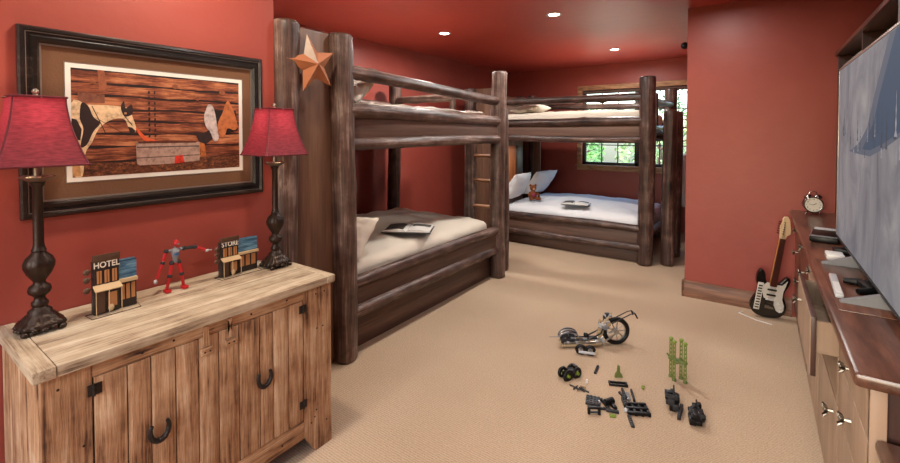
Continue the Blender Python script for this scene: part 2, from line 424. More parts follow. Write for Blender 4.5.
g.build('glazing_bar', win)
def glass():
    m = bpy.data.materials.new('window_glass'); m.use_nodes = True; nt = m.node_tree; nt.nodes.clear()
    out = nt.nodes.new('ShaderNodeOutputMaterial'); tr = nt.nodes.new('ShaderNodeBsdfTransparent'); gl = nt.nodes.new('ShaderNodeBsdfGlossy')
    gl.inputs['Roughness'].default_value = .02; tr.inputs[0].default_value = (.93, .97, .97, 1)
    mx = nt.nodes.new('ShaderNodeMixShader'); mx.inputs[0].default_value = .06
    nt.links.new(tr.outputs[0], mx.inputs[1]); nt.links.new(gl.outputs[0], mx.inputs[2]); nt.links.new(mx.outputs[0], out.inputs[0]); return m
g = MB(); g.box((WX0+.04, YF+.05, WZ0+.04), (WX1-.04, YF+.054, WZ1-.04), glass()); g.build('pane', win)
b_ = MB(); b_.tube([(WX0+.02, YF+.0, WZ1-.035), (WX1-.02, YF+.0, WZ1-.035)], .028, plain('blind_fabric', '#5b463c', .8), 12)
bo = b_.build('roller_blind'); tag(bo, 'rolled-up dark brown blind across the top of the far window', 'blind')
# ------------------------------------------------------------------ recessed lights
M_bulb = plain('lamp_lens', '#ffffff', .5, emit='#fff0dc', es=30)
M_ring = plain('lamp_ring', '#c9b3a8', .4)
dl = thing('recessed_light', 'round recessed ceiling light above the foot of the near bunk bed', 'ceiling light', (-3.03, 4.14, CZ), group='recessed ceiling lights')
r = MB(); r.lathe([(.050, -.002), (.060, -.007), (.075, -.006), (.078, 0)], M_ring, n=32); r.build('trim_ring', dl)
r = MB(); r.lathe([(.0001, -.0025), (.052, -.0025)], M_bulb, n=32); r.build('lens', dl, smooth=0)
def lamp_at(x, y, e):
    L = bpy.data.lights.new('downlight_and_fill', 'AREA'); L.shape = 'DISK'; L.size = .16; L.energy = e; L.color = (1, .96, .91); L.spread = math.radians(175)
    o = bpy.data.objects.new('downlight_and_fill', L); COL.objects.link(o); o.location = (x, y, CZ-.02); return o
LE = 15
lamp_at(-3.03, 4.14, 42)
for x, y, lab in ((-1.67, 4.11, 'round recessed ceiling light over the open floor, topmost lamp in the photo'),
             (-1.67, 6.31, 'round recessed ceiling light above the far bunk bed by the window')):
    k = copy_tree(dl); k.location = (x, y, CZ); k['label'] = lab; lamp_at(x, y, 42)
lo = lamp_at(-1.72, .95, 26); lo.data.color = (1, .84, .66)
for x, y in ((-1.67, 2.3), (-.3, 1.9), (-1.67, -.6), (-.3, -.3), (-.3, 3.9), (-1.67, -1.8), (-.3, -1.8), (-3.03, 2.4)):
    lamp_at(x, y, LE*.8)  # unseen downlights without fixtures, added as fill over the rest of the ceiling
# small black spotlight on the right return wall
sp = thing('wall_spotlight', 'small black spotlight high on the edge of the right wall', 'spotlight', (-.567, 4.9, 2.42))
m_ = MB(); m_.sph((-.055, 0, 0), (.035, .035, .035), M_black); m_.build('head', sp)
m_ = MB(); m_.tube([(-.0, 0, -.04), (-.03, 0, -.03), (-.045, 0, -.01)], .008, M_black); m_.box((-.008, -.02, -.06), (0, .02, -.02), M_black); m_.build('bracket', sp)

# ================================================================== bunk beds
def bunk(name, label, loc, rz, u1, u2, Wd, zl, zk, rail, lad, stub, m, mp, pr, hw, bp):
    """local x: head to foot, local y: front to back. u1 second post, u2 foot post"""
    R = thing(name, label, 'bunk bed', loc, rz, 'log bunk beds')
    H = 2.21
    for (x, y) in ((0, 0), (u1, 0), (u2, 0), (0, Wd), (u2, Wd)):
        log('post', (x, y, 0), (x, y, H), pr, R, m, rough=.8)
    log('post', (bp, Wd, .0), (bp, Wd, H), pr*.85, R, m)
    # closed head section
    p = MB(); p.box((pr*.6, .035, .0), (u1-pr*.6, .06, 2.205), M_panz, .003); p.build('side_panel', R)
    p = MB(); p.box((pr*.6, Wd-.06, .0), (u1-pr*.6, Wd-.035, 2.17), M_panz, .003); p.build('side_panel', R)
    p = MB(); p.box((.02, .06, .0), (.045, Wd-.06, 2.17), M_panz, .003); p.build('back_panel', R)
    hb = MB()
    v0, v1, v2 = .08, min(.62, hw-.2), hw
    x0, x1 = u1-.03, u1
    hb.box((x0, .06, 0), (x1, v2, .655), M_panz, .003); hb.box((x0, .06, 1.36), (x1, v2, 1.95), M_panz, .003)
    hb.box((x0, .06, .655), (x1, v0+.04, 1.36), M_panz, .002); hb.box((x0, v1, .655), (x1, v2, 1.36), M_dside, .002)
    hb.build('headboard', R)
    cb = MB()
    cb.box((.06, v0+.02, .64), (x0-.001, v1+.02, .655), M_cub_lit); cb.box((.06, v0+.02, 1.36), (x0-.001, v1+.02, 1.375), M_cub_lit)
    cb.box((.06, v0+.005, .64), (x0-.001, v0+.02, 1.375), M_cub_lit); cb.box((.06, v1+.02, .64), (x0-.001, v1+.035, 1.375), M_cub_lit)
    cb.box((.046, v0+.005, .64), (.06, v1+.035, 1.375), M_cub_lit); cb.build('cubby', R)
    pk = MB(); pk.tube([((u1)/2, .35, 1.352), (u1/2, .35, 1.359)], .03, M_bulb, 16); pk.build('puck_light', R)
    Lp = bpy.data.lights.new('puck', 'AREA'); Lp.shape = 'DISK'; Lp.size = .06; Lp.energy = 2.2; Lp.color = (1, .8, .6); Lo = bpy.data.objects.new('puck', Lp); COL.objects.link(Lo); Lo.parent = R; Lo.location = (u1/2, .35, 1.345)
    # logs and boards, upper and lower, front
    def rails(y, sgn):
        log('rail', (u1-.02, y, rail[0]), (u2+.06, y, rail[1]), .047, R, m, rough=1.6)
        for z, rr in ((1.695, .054), (1.487, .045), (zl, .045), (zk, .045)):
            log('frame_log', (u1-.02, y, z), (u2+.06, y, z-.012), rr, R, m, rough=1.3)
        b = MB(); b.box((u1+.03, y-.012, 1.50), (u2-.04, y+.014, 1.69), mp, .002); b.build('side_board', R)
        b = MB(); b.box((u1+.03, y-.012, zk), (u2-.04, y+.014, zl), mp, .002); b.build('side_board', R)
        b = MB(); b.box((u1+.03, y+sgn*.09-.01, 0), (u2-.04, y+sgn*.09+.01, zk-.0), mp, .002); b.build('kick_board', R)
    rails(-.012, 1); rails(Wd+.012, -1)
    for z, rr in ((1.60, .05), ((zl+zk)/2, .05)):
        log('frame_log', (u2, .06, z), (u2, Wd-.06, z), rr, R, m)
    log('rail', (u2, stub-.03, 1.955), (u2, Wd-.06, 1.965), .045, R, m)
    log('stub_post', (u2+.01, stub, 1.63), (u2+.01, stub, 2.05), .036, R, m)
    d = MB(); d.box((u1+.02, .08, 1.535), (u2-.05, Wd-.08, 1.56), M_panx); d.build('bed_deck', R)
    d = MB(); d.box((u1+.02, .08, zk+.0), (u2-.05, Wd-.08, zk+.03), M_panx); d.build('bed_deck', R)
    # ladder
    la = bpy.data.objects.new('ladder', None); COL.objects.link(la); la.parent = R; la.location = (u2+.22, 0, 0)
    for y in lad: log('ladder_post', (0, y, 0), (0, y, 1.82), pr*.86, la, m)
    for z in (.40, .70, 1.0, 1.285, 1.57):
        log('rung', (0, lad[0]+.04, z), (0, lad[1]-.04, z), .021, la, M_rung, knots=False)
    return R
LB = (-2.29, 1.52, 0); FB = (-3.53, 5.47, 0)
bL = bunk('bunk_bed', 'large log bunk bed on the left with a tin star on its end panel', LB, PI/2, .45, 2.59, 1.51, .525, .315, (1.955, 1.895), (.07, .51), .61, M_log, M_panx, .08, 1.43, .45)
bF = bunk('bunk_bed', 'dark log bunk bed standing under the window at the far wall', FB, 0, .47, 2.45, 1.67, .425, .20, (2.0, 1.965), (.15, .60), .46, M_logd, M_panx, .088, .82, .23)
# bedding: mattress + quilt, each lies in the bunk and lifts out
def bed(prefix, loc, rz, x0, x1, y0, y1, z0, ztop, mq, seed, where, crown, ripple=0):
    R = thing('mattress', 'mattress under '+where, 'mattress', loc, rz, 'bunk mattresses')
    R['label'] = where
    a = softbox((x0+.01, y0+.01, z0), (x1-.01, y1-.01, z0+.16), .05, M_white, seed, .002); a.build('mattress_core', R)
    q = softbox((x0, y0, z0+.10), (x1, y1, ztop), .07, mq, seed+1, .018, 3.4, crown, 34, ripple); q.build('quilt', R, smooth=80)
    return R
bed('L', LB, PI/2, .50, 2.52, .06, 1.43, .36, .62, M_linen, 1, 'mattress with a cream quilt on the lower bunk of the left bed', .06)
bed('U', LB, PI/2, .50, 2.48, .08, 1.43, 1.565, 1.77, M_linen, 4, 'mattress with a cream quilt on the top bunk of the left bed', .03)
bed('f', FB, 0, .52, 2.37, .06, 1.58, .235, .53, M_white, 7, 'mattress with a white quilt on the lower bunk under the window', .07, .008)
bed('F', FB, 0, .52, 2.37, .08, 1.58, 1.565, 1.825, M_linen, 9, 'mattress with a pale quilt on the top bunk under the window', .03)
def pil(loc, rot, label, m=M_linen, seed=0, w=.44, l=.62, t=.15):
    o = pillowmb(w, l, t, m, seed).build('pillow', None, loc, rot, smooth=80); tag(o, label, 'pillow', 'pillows on the bunk beds'); return o
# left bed: head is toward small Y
pil((-2.52, 2.20, .775), (math.radians(48), 0, math.radians(8)), 'cream pillow propped beside the post on the lower left bunk', M_linen, 1, .42, .36, .15)
pil((-2.50, 2.20, 1.865), (math.radians(40), 0, math.radians(4)), 'cream pillow standing at the head of the top left bunk', M_linen, 3, .40, .30, .13)
# far bed: head toward small X
pil((-2.90, 5.80, .775), (0, math.radians(-62), math.radians(4)), 'white pillow nearest the front of the lower far bunk', M_white, 4, .42, .58, .18)
pil((-2.82, 6.42, .78), (0, math.radians(-52), math.radians(-8)), 'white pillow leaning behind the teddy bear on the far bunk', M_white, 5, .46, .58, .18)
pil((-2.72, 5.85, 1.895), (0, math.radians(-8), math.radians(3)), 'pale pillow lying flat on the top far bunk', M_linen, 6, .42, .6, .13)
# books
def openbook(loc, rz, s, label, dark_side):
    R = thing('open_book', label, 'book', loc, rz)
    c = MB(); c.box((-.22*s, -.15*s, 0), (.22*s, .15*s, .006), M_dgrey, .002); c.build('cover', R)
    for k, sg in enumerate((-1, 1)):
        p = MB(); prof = [(sg*.002*s, .007), (sg*.21*s, .007), (sg*.21*s, .016), (sg*.14*s, .026), (sg*.07*s, .031), (sg*.02*s, .024), (sg*.002*s, .014)]
        p.prism(prof, -.14*s, .14*s, M_paper, 1); pg = p.build('pages', R)
        q = MB(); y0, y1 = (-.12*s, .12*s) if sg == dark_side else (0.02*s, .12*s)
        pr = [(sg*.195*s, .0195), (sg*.14*s, .0275), (sg*.07*s, .0325), (sg*.03*s, .0265)]
        vs = [(x, y0, z) for x, z in pr]+[(x, y1, z) for x, z in pr]; q.add(vs, [(i, i+1, i+5, i+4) for i in range(3)], M_pic); q.build('printed_picture', pg)
openbook((-2.54, 2.93, .69), math.radians(30), .98, 'open picture book lying on the cream quilt of the left bunk', -1)
openbook((-1.98, 5.66, .607), math.radians(8), .8, 'open book lying on the white quilt of the far bunk', -1)
def bear(loc, rz, s, label, mc):
    R = thing('teddy_bear', label, 'teddy bear', loc, rz)
    M = plain('bear_fur_'+mc[1:], mc, .95, bump=.8, bscale=120, spec=.1); Mz = plain('bear_muzzle', '#b08a68', .9)
    b = MB(); b.sph((0, 0, .075), (.055, .06, .075), M)
    for sg in (-1, 1): b.tube([(0, sg*.05, .11), (.05, sg*.08, .08), (.075, sg*.07, .06)], [.022, .02, .022], M, 10); b.tube([(.01, sg*.04, .03), (.07, sg*.06, .02), (.11, sg*.065, .03)], [.03, .027, .027], M, 10)
    b.build('body', R, smooth=80)
    h = MB(); h.sph((0.005, 0, .185), .052, M); h.sph((0, .042, .23), (.012, .02, .02), M); h.sph((0, -.042, .23), (.012, .02, .02), M); h.build('head', R)
    h = MB(); h.sph((.05, 0, .172), (.022, .024, .019), Mz); h.sph((.07, 0, .18), .006, M_black); h.sph((.048, .018, .2), .005, M_black); h.sph((.048, -.018, .2), .005, M_black); h.build('face', R)
    v = MB(); v.sph((.006, 0, .075), (.058, .052, .05), plain('bear_vest', '#7a2440', .8)); v.build('vest', R)
    R.scale = (s, s, s)
bear((-2.66, 5.80, .59), math.radians(-45), .9, 'small brown teddy bear in a dark red vest on the far bunk', '#7a4528')
bear((-2.80, 2.45, .68), math.radians(0), .7, 'small reddish brown teddy bear half hidden behind the left bunk pillow', '#8a4a30')

# star
def star():
    mb = MB(); n = 5; R, r_ = .182, .084; ctr = (0, 0, .055); vs = [ctr]
    for i in range(10):
        a = PI/2+i*PI/5; q = R if i % 2 == 0 else r_; vs.append((q*math.cos(a), q*math.sin(a), 0))
    for i in range(10):
        a, b = 1+i, 1+(i+1) % 10
        mb.add([vs[0], vs[a], vs[b]], [(0, 1, 2)], M_rustl if i in (0,) else M_rust)
    mb.add([vs[1+i] for i in range(10)], [tuple(reversed(range(10)))], M_rust)
    return mb
st = star()
Rm = Matrix(((0, 0, 1), (1, 0, 0), (0, 1, 0)))   # local x->Y, y->Z, z->X
q = Rm.to_quaternion() @ Quaternion((0, 0, 1), math.radians(13))
so = st.build('tin_star', None, (-2.212, 1.672, 1.965), q, smooth=0)
tag(so, 'rusty five-pointed tin star hanging on the wooden end panel of the left bunk', 'star')

# ================================================================== barnwood cabinet
CX0, CX1, CY0, CY1, CT = -2.262, -1.73, .315, 1.432, .842
cab = thing('barnwood_cabinet', 'rustic reclaimed-wood cabinet with two plank doors and horseshoe handles', 'cabinet', (0, 0, 0))
t = MB(); rnd = random.Random(3)
ys0, ys1 = CY0+.055, CY1-.045
xs = [CX0, CX0+.16, CX0+.30, CX0+.41, CX1]
for i in range(4): t.box((xs[i]+.0016, ys0+.001, CT-.036), (xs[i+1]-.0016, ys1-.001, CT+rnd.uniform(-.001, 0)), M_topy, .002)
t.box((CX0, CY0, CT-.036), (CX1, ys0-.001, CT), M_topx, .002); t.box((CX0, ys1, CT-.036), (CX1, CY1, CT), M_topx, .002)
t.build('top', cab)
bx1 = CX1-.018; by0, by1 = CY0+.02, CY1-.014
b = MB()
b.box((CX0, by0, .06), (bx1-.03, by0+.02, CT-.037), M_barnz); 
for i in range(4): xa = CX0+i*.13; b.box((xa+.001, by0-.002, 0), (min(xa+.129, bx1-.021), by0+.018, CT-.037), M_barnz, .002)
for i in range(4): xa = CX0+i*.13; b.box((xa+.001, by1-.018, 0), (min(xa+.129, bx1-.021), by1+.001, CT-.037), M_barnz, .002)
b.box((CX0, by0+.02, .06), (CX0+.015, by1-.02, CT-.037), M_barnz); b.box((CX0+.016, by0+.02, .17), (bx1-.04, by1-.02, .19), M_barny)
b.build('carcass', cab)
DY0, DYM, DY1 = .462, .862, 1.255
# face frame
fr = MB()
for poly in ([(by0, 0), (by0+.075, 0), (DY0-.004, .10), (DY0-.004, CT-.037), (by0, CT-.037)], [(by1, 0), (by1, CT-.037), (DY1+.004, CT-.037), (DY1+.004, .10), (by1-.095, 0)]):
    fr.prism(poly, bx1-.02, bx1+.001, M_barnz, 0)
fr.box((bx1-.02, DY0-.003, CT-.082), (bx1-.0, DY1+.003, CT-.037), M_barny, .002)
fr.box((bx1-.02, DY0-.003, .095), (bx1-.0, DY1+.003, .185), M_barny, .002)
fr.build('face_frame', cab)
nl0 = []
for (y, z) in [(by0+.04, .76), (by0+.10, .55), (by1-.04, .77), (by1-.09, .77), (by1-.085, .60), (by1-.05, .60), (by1-.09, .20), (by1-.10, .17), (by1-.12, .15), (by1-.03, .12), (.60, CT-.06), (.70, CT-.055), (1.0, CT-.06), (1.17, CT-.055), (.9, .14), (1.14, .13), (.66, .13)]:
    fr = MB(); fr.tube([(bx1, y, z), (bx1+.0018, y, z)], .0042, M_dkmetal, 8); fr.build('nail', cab)
def door(y0, y1, cuts, hy, hside, ly):
    d = MB(); e = [y0]+cuts+[y1]
    for i in range(len(e)-1):
        d.box((bx1-.016, e[i]+.0018, .187), (bx1+.002+.001*(i % 2), e[i+1]-.0018, CT-.084), M_barnz, .002, tone=random.Random(int(e[i]*1000)).random())
    o = d.build('door', cab)
    # horseshoe
    h = MB(); pts = []
    for i in range(15):
        a = PI*.88+(2*PI-2*PI*.38+.0)*i/14*.99
        a = math.radians(145)+math.radians(250)*i/14
        pts.append((bx1+.016, hy+.030*math.cos(a), .488+.040*math.sin(a)+.004))
    h.tube(pts, [.0065+.003*math.sin(PI*i/14) for i in range(15)], M_dkmetal, 8)
    for z in (.455, .475): h.tube([(bx1, hy+(.03 if z > .46 else 0)*1, z), (bx1+.014, hy+(.03 if z > .46 else 0), z)], .003, M_dkmetal, 6)
    h.build('horseshoe_handle', o)
    for z in (.72, .265) :
        g = MB(); a, b_ = (y0-.016, y0+.022) if hside < 0 else (y1-.022, y1+.016)
        g.box((bx1+.001, a, z-.018), (bx1+.006, b_, z+.018), M_dkmetal, .001); g.tube([(bx1+.006, (y0 if hside < 0 else y1), z-.02), (bx1+.006, (y0 if hside < 0 else y1), z+.02)], .004, M_dkmetal, 8); g.build('hinge', o)
    k = MB(); k.box((bx1+.003, ly-.022, .690), (bx1+.018, ly+.022, .718), M_barny, .003, tone=1.0)
    for s_ in (-.01, .01): k.box((bx1+.018, ly+s_-.003, .701), (bx1+.0195, ly+s_+.003, .707), M_dkmetal)
    k.build('latch_block', o)
    sg = 1 if hside < 0 else -1
    k = MB(); k.prism([(ly-.008*sg, .80), (ly+.008, .80) if sg > 0 else (ly-.008, .80), (ly+.018*sg*0+.012, .722), (ly-.012, .722)], bx1+.003, bx1+.010, M_barnz, 0); k.build('strap', o)
    return o
door(DY0, DYM, [.555, .625, .705, .785], .645, -1, .812)
door(DYM, DY1, [.945, 1.035, 1.10, 1.175], 1.05, 1, .905)

# ================================================================== lamps on the cabinet
def shademat():
    m = bpy.data.materials.new('lamp_shade_silk'); m.use_nodes = True; nt = m.node_tree; nt.nodes.clear(); L = nt.links
    out = nt.nodes.new('ShaderNodeOutputMaterial'); d = nt.nodes.new('ShaderNodeBsdfPrincipled'); t = nt.nodes.new('ShaderNodeBsdfTranslucent')
    tc = N(nt, 'ShaderNodeTexCoord'); mp = N(nt, 'ShaderNodeMapping'); mp.inputs['Scale'].default_value = (40, 40, 220)
    no = N(nt, 'ShaderNodeTexNoise', Scale=1.0, Detail=3.0); L.new(tc.outputs['Object'], mp.inputs[0]); L.new(mp.outputs[0], no.inputs['Vector'])
    r = ramp(nt, no.outputs[0], [(.3, '#6b1a29'), (.7, '#90303f')]); L.new(r.outputs[0], d.inputs['Base Color']); L.new(r.outputs[0], t.inputs[0])
    d.inputs['Roughness'].default_value = .6
    mx = nt.nodes.new('ShaderNodeMixShader'); mx.inputs[0].default_value = .3
    L.new(d.outputs[0], mx.inputs[1]); L.new(t.outputs[0], mx.inputs[2]); L.new(mx.outputs[0], out.inputs[0])
    bp = N(nt, 'ShaderNodeBump', Strength=.2, Distance=.004); L.new(no.outputs[0], bp.inputs['Height']); L.new(bp.outputs[0], d.inputs['Normal']); return m
M_shade = shademat(); M_piping = plain('shade_piping', '#5e1522', .7)
lamp = thing('table_lamp', 'red-shaded bronze table lamp on the left end of the cabinet', 'lamp', (-2.105, .408, CT), group='red shaded table lamps')
b = MB()
sq = lambda a, z: 1+(.13*abs(math.cos(2*a-PI/2))**3+.03*math.cos(16*a))*max(0, min(1, (.066-z)/.03))
b.lathe([(.050, .010), (.060, .014), (.064, .022), (.064, .030), (.058, .036), (.050, .040), (.049, .048), (.040, .058), (.034, .064), (.034, .072), (.022, .082), (.019, .090)], M_bronze, n=96, mod=sq)
for k in range(4):
    a = PI/4+k*PI/2; b.sph((.070*math.cos(a), .070*math.sin(a), .010), (.013, .013, .010), M_bronze, 12)
    for d_ in (-.35, .35): b.sph((.064*math.cos(a+d_), .064*math.sin(a+d_), .019), (.010, .010, .008), M_bronze, 8)
    b.sph((.060*math.cos(a+PI/4), .060*math.sin(a+PI/4), .016), (.012, .012, .008), M_bronze, 8)
b.build('base', lamp, smooth=60)
b = MB(); fl = lambda a, z: 1+(.05*abs(math.sin(5*a)) if .185 < z < .27 or .125 < z < .165 else 0)
b.lathe([(.019, .084), (.024, .092), (.024, .102), (.017, .110), (.016, .120), (.021, .126), (.030, .136), (.032, .148), (.028, .160), (.018, .168), (.017, .176), (.022, .186), (.034, .205), (.042, .228), (.043, .243), (.036, .262), (.024, .276), (.019, .284), (.022, .288), (.018, .296), (.0155, .31), (.0150, .40), (.0140, .515), (.020, .522), (.022, .532)], M_bronze, n=80, mod=fl)
b.build('stem', lamp, smooth=60)
b = MB(); b.lathe([(.012, .530), (.034, .540), (.048, .552), (.043, .556), (.014, .548)], M_pewter, n=32, mod=lambda a, z: 1+.12*math.cos(8*a)*(1 if z > .545 else 0)); b.build('cup', lamp)
b = MB(); b.tube([(0, 0, .545), (0, 0, .62)], .011, M_pewter, 14); b.tube([(0, 0, .60), (0, 0, .845)], .003, M_pewter, 8)
b.tube([(-.085, 0, .832), (.085, 0, .832)], .0022, M_pewter, 6); b.tube([(0, -.085, .832), (0, .085, .832)], .0022, M_pewter, 6); b.build('socket', lamp)
b = MB(); b.lathe([(.004, .833), (.012, .838), (.006, .846), (.011, .855), (.008, .864), (.0001, .868)], M_pewter, n=20); b.build('finial', lamp)
# shade: square bell with cut corners
def ring(hw, z, cut=.05, nseg=6):
    c = hw*cut; P = []
    for (sx, sy) in ((1, 1), (-1, 1), (-1, -1), (1, -1)):
        a, d = (hw*sx, (hw-c)*sy), ((hw-c)*sx, hw*sy)
        if sx*sy < 0: a, d = d, a
        P += [a, d]
    pts = []
    for i in range(8):
        p, q_ = P[i], P[(i+1) % 8]; n = nseg if i % 2 else 1
        for k in range(n): pts.append((p[0]+(q_[0]-p[0])*k/n, p[1]+(q_[1]-p[1])*k/n, z))
    return pts
prof = []
for i in range(13):
    tt = i/12; z = .595+.24*tt; hw = .070+(.122-.070)*(1-tt)**1.7; prof.append((hw, z))
sh = MB(); n = len(ring(.1, 0)); vs = []
for hw, z in prof: vs += ring(hw, z)
fs = [(i*n+k, i*n+(k+1) % n, (i+1)*n+(k+1) % n, (i+1)*n+k) for i in range(len(prof)-1) for k in range(n)]
sh.add(vs, fs, M_shade); so_ = sh.build('shade', lamp, smooth=25)
pp = MB()
for (hw, z) in (prof[0], prof[-1]):
    rr = ring(hw+.001, z); pp.tube(rr+[rr[0]], .004, M_piping, 6)
for k in range(n):
    if k % 7 == 0: pp.tube([Vector(ring(hw+.0006, z)[k]) for hw, z in prof], .0028, M_piping, 6)
pp.build('piping', so_)
bb = MB(); bb.lathe([(.012, .62), (.014, .64), (.03, .675), (.032, .695), (.024, .72), (.0001, .73)], plain('bulb_glass', '#fff6e6', .4, emit='#ffd9a8', es=8), n=20); bb.build('bulb', lamp)
def bulb(x, y, z, e):
    L = bpy.data.lights.new('bulb_light', 'POINT'); L.energy = e; L.color = (1, .78, .55); L.shadow_soft_size = .035
    o = bpy.data.objects.new('bulb_light', L); COL.objects.link(o); o.location = (x, y, z)
bulb(-2.105, .408, CT+.78, 2.0)
lamp2 = copy_tree(lamp); lamp2.location = (-2.095, 1.338, CT); lamp2['label'] = 'red-shaded bronze table lamp at the right end of the cabinet beside the wall corner'
bulb(-2.095, 1.338, CT+.78, 2.0)

# ================================================================== framed picture
pf = thing('framed_picture', 'wide framed western print of a horse at a trough on the left wall', 'picture', (XL, 0, 0))
PY0, PY1, PZ0, PZ1 = .388, 1.364, 1.222, 1.957
def frame(mb, y0, y1, z0, z1, prof, m):
    """prof: (inward offset, depth)"""
    vs = []; n = len(prof)
    for (cy, cz, sy, sz) in ((y0, z0, 1, 1), (y1, z0, -1, 1), (y1, z1, -1, -1), (y0, z1, 1, -1)):
        for (o_, d) in prof: vs.append((d, cy+sy*o_, cz+sz*o_))
    fs = [(k*n+i, k*n+(i+1) % n, ((k+1) % 4)*n+(i+1) % n, ((k+1) % 4)*n+i) for k in range(4) for i in range(n)]
    mb.add(vs, fs, m)
fm = MB(); frame(fm, PY0, PY1, PZ0, PZ1, [(0, .001), (0, .022), (.006, .030), (.016, .032), (.022, .024), (.034, .022), (.042, .034), (.052, .034), (.062, .018), (.062, .001)], M_frame); fm.build('frame', pf, smooth=30)
fm = MB(); frame(fm, PY0+.0615, PY1-.0615, PZ0+.0615, PZ1-.0615, [(0, .002), (0, .020), (.006, .019), (.006, .002)], M_fillet); frame(fm, PY0+.020, PY1-.020, PZ0+.020, PZ1-.020, [(0, .024), (.001, .0275), (.003, .0275), (.004, .024)], M_fillet); fm.build('fillet', pf, smooth=30)
fm = MB(); fm.box((.003, PY0+.06, PZ0+.06), (.012, PY1-.06, PZ1-.06), M_mat); mt = fm.build('mat_board', pf)
IY0, IY1, IZ0, IZ1 = .525, 1.252, 1.352, 1.832
fm = MB(); fm.box((.0121, IY0, IZ0), (.0128, IY1, IZ1), M_paper); frame(fm, IY0-.004, IY1+.004, IZ0-.004, IZ1+.004, [(0, .0121), (0, .0135), (.003, .0135), (.003, .0121)], M_fillet); fm.build('print_border', mt)
QY0, QY1, QZ0, QZ1 = IY0+.018, IY1-.018, IZ0+.018, IZ1-.018
LW = [(.1, '#1c0e0a'), (.35, '#582c1c'), (.58, '#874a30'), (.85, '#b97a52')]
M_pl = woodmat('print_logs', LW, 1, 60, .09, .5, 0, tone=.12, fine=260)
M_pgap = plain('print_gap', '#1a0d0a', .5); M_pgr = woodmat('print_ground', [(.3, '#2c1710'), (.6, '#6f3f26'), (.8, '#a5693f')], 1, 120, .5, .5, 0)
pr = MB(); LYR = [0.0129]
def cat(P, k=4):
    S = []; n = len(P)
    for i in range(n):
        a, b, c, e = [P[(i+j) % n] for j in (-1, 0, 1, 2)]
        for q in range(k):
            t = q/k; S.append(tuple(.5*(2*b[j]+(-a[j]+c[j])*t+(2*a[j]-5*b[j]+4*c[j]-e[j])*t*t+(-a[j]+3*b[j]-3*c[j]+e[j])*t**3) for j in (0, 1)))
    return [(min(1, max(0, u)), min(1, max(0, v))) for u, v in S]
def quad2(pts, m, d=None, tone=None):
    if 7 <= len(pts) <= 40 and m is not M_pl: pts = cat(pts)
    pts = [((1/((1-u)+u/1.32)-1)/.32, v) for u, v in pts]
    """pts in picture fractions (0..1, 0..1 from top)"""
    if d is None: LYR[0] += .00006; d = LYR[0]
    vs = [(d, QY0+(QY1-QY0)*u, QZ1-(QZ1-QZ0)*v) for u, v in pts]
    pr.add(vs, [tuple(range(len(vs)))], m, tone)
quad2([(0, 0), (1, 0), (1, 1), (0, 1)], M_pgap)
rnd = random.Random(5)
ytops = [0, .12, .235, .36, .475, .60, .72, .86]
for i in range(7):
    y0, y1 = ytops[i]+.012, ytops[i+1]-.006; top = []; bot = []
    for k in range(25):
        u = k/24; top.append((u, max(0, y0+.006*math.sin(u*14+i*3)+.005*rnd.random()))); bot.append((u, y1+.006*math.sin(u*11+i*2)+.004*rnd.random()))
    quad2(top+bot[::-1], M_pl, tone=rnd.random())
LYR[0] += .0001
quad2([(0, .86), (.25, .88), (1, .86), (1, 1), (0, 1)], M_pgr)
def pc(n_, h):
    if 'print_'+n_ in MATS: return MATS['print_'+n_]
    m, nt, b = newmat('print_'+n_); tc = N(nt, 'ShaderNodeTexCoord'); no = N(nt, 'ShaderNodeTexNoise', Scale=45.0, Detail=6.0, Roughness=.7)
    nt.links.new(tc.outputs['Object'], no.inputs['Vector']); c_ = lin(h)
    r = ramp(nt, no.outputs[0], [(.3, (c_[0]*.45, c_[1]*.4, c_[2]*.4, 1)), (.5, c_), (.75, (min(1, c_[0]*1.35), min(1, c_[1]*1.3), min(1, c_[2]*1.3), 1))])
    nt.links.new(r.outputs[0], b.inputs['Base Color']); b.inputs['Roughness'].default_value = .5; MATS['print_'+n_] = m; return m
quad2([(.16, 0), (.20, 0), (.22, .2), (.17, .21)], pc('plank', '#8a4f33')); quad2([(.04, .22), (.2, .23), (.2, .31), (.04, .31)], pc('board', '#7b4a36'))
# horse: body, neck, head, patches
cream = pc('horse_cream', '#d9bd94'); drk = pc('horse_dark', '#2a1a18'); tn = pc('horse_tan', '#b98a5c')
quad2([(0, .32), (.10, .33), (.22, .33), (.31, .34), (.345, .36), (.37, .46), (.385, .55), (.37, .60), (.345, .57), (.325, .48), (.29, .45), (.22, .48), (.16, .56), (.12, .68), (.08, .78), (.06, .99), (.01, .99), (0, .8)], cream)
quad2([(.06, .32), (.10, .34), (.13, .44), (.17, .50), (.13, .58), (.09, .70), (.05, .72), (.07, .56), (.05, .46)], drk)
quad2([(0, .46), (.03, .47), (.06, .56), (.05, .66), (.0, .66)], drk); quad2([(0, .8), (.04, .78), (.05, .99), (.0, .99)], tn)
quad2([(.295, .34), (.315, .28), (.325, .35), (.36, .31), (.365, .40), (.335, .43), (.31, .42)], drk)
quad2([(.335, .53), (.36, .54), (.38, .57), (.372, .61), (.35, .60)], drk); quad2([(.315, .39), (.33, .39), (.33, .41), (.315, .41)], tn)
for a, b_ in (((.12, .34), (.20, .60)), ((.14, .45), (.33, .62)), ((.31, .42), (.36, .52)), ((.30, .46), (.36, .50))):
    quad2([a, (a[0]+.006, a[1]), (b_[0]+.006, b_[1]), b_], drk)
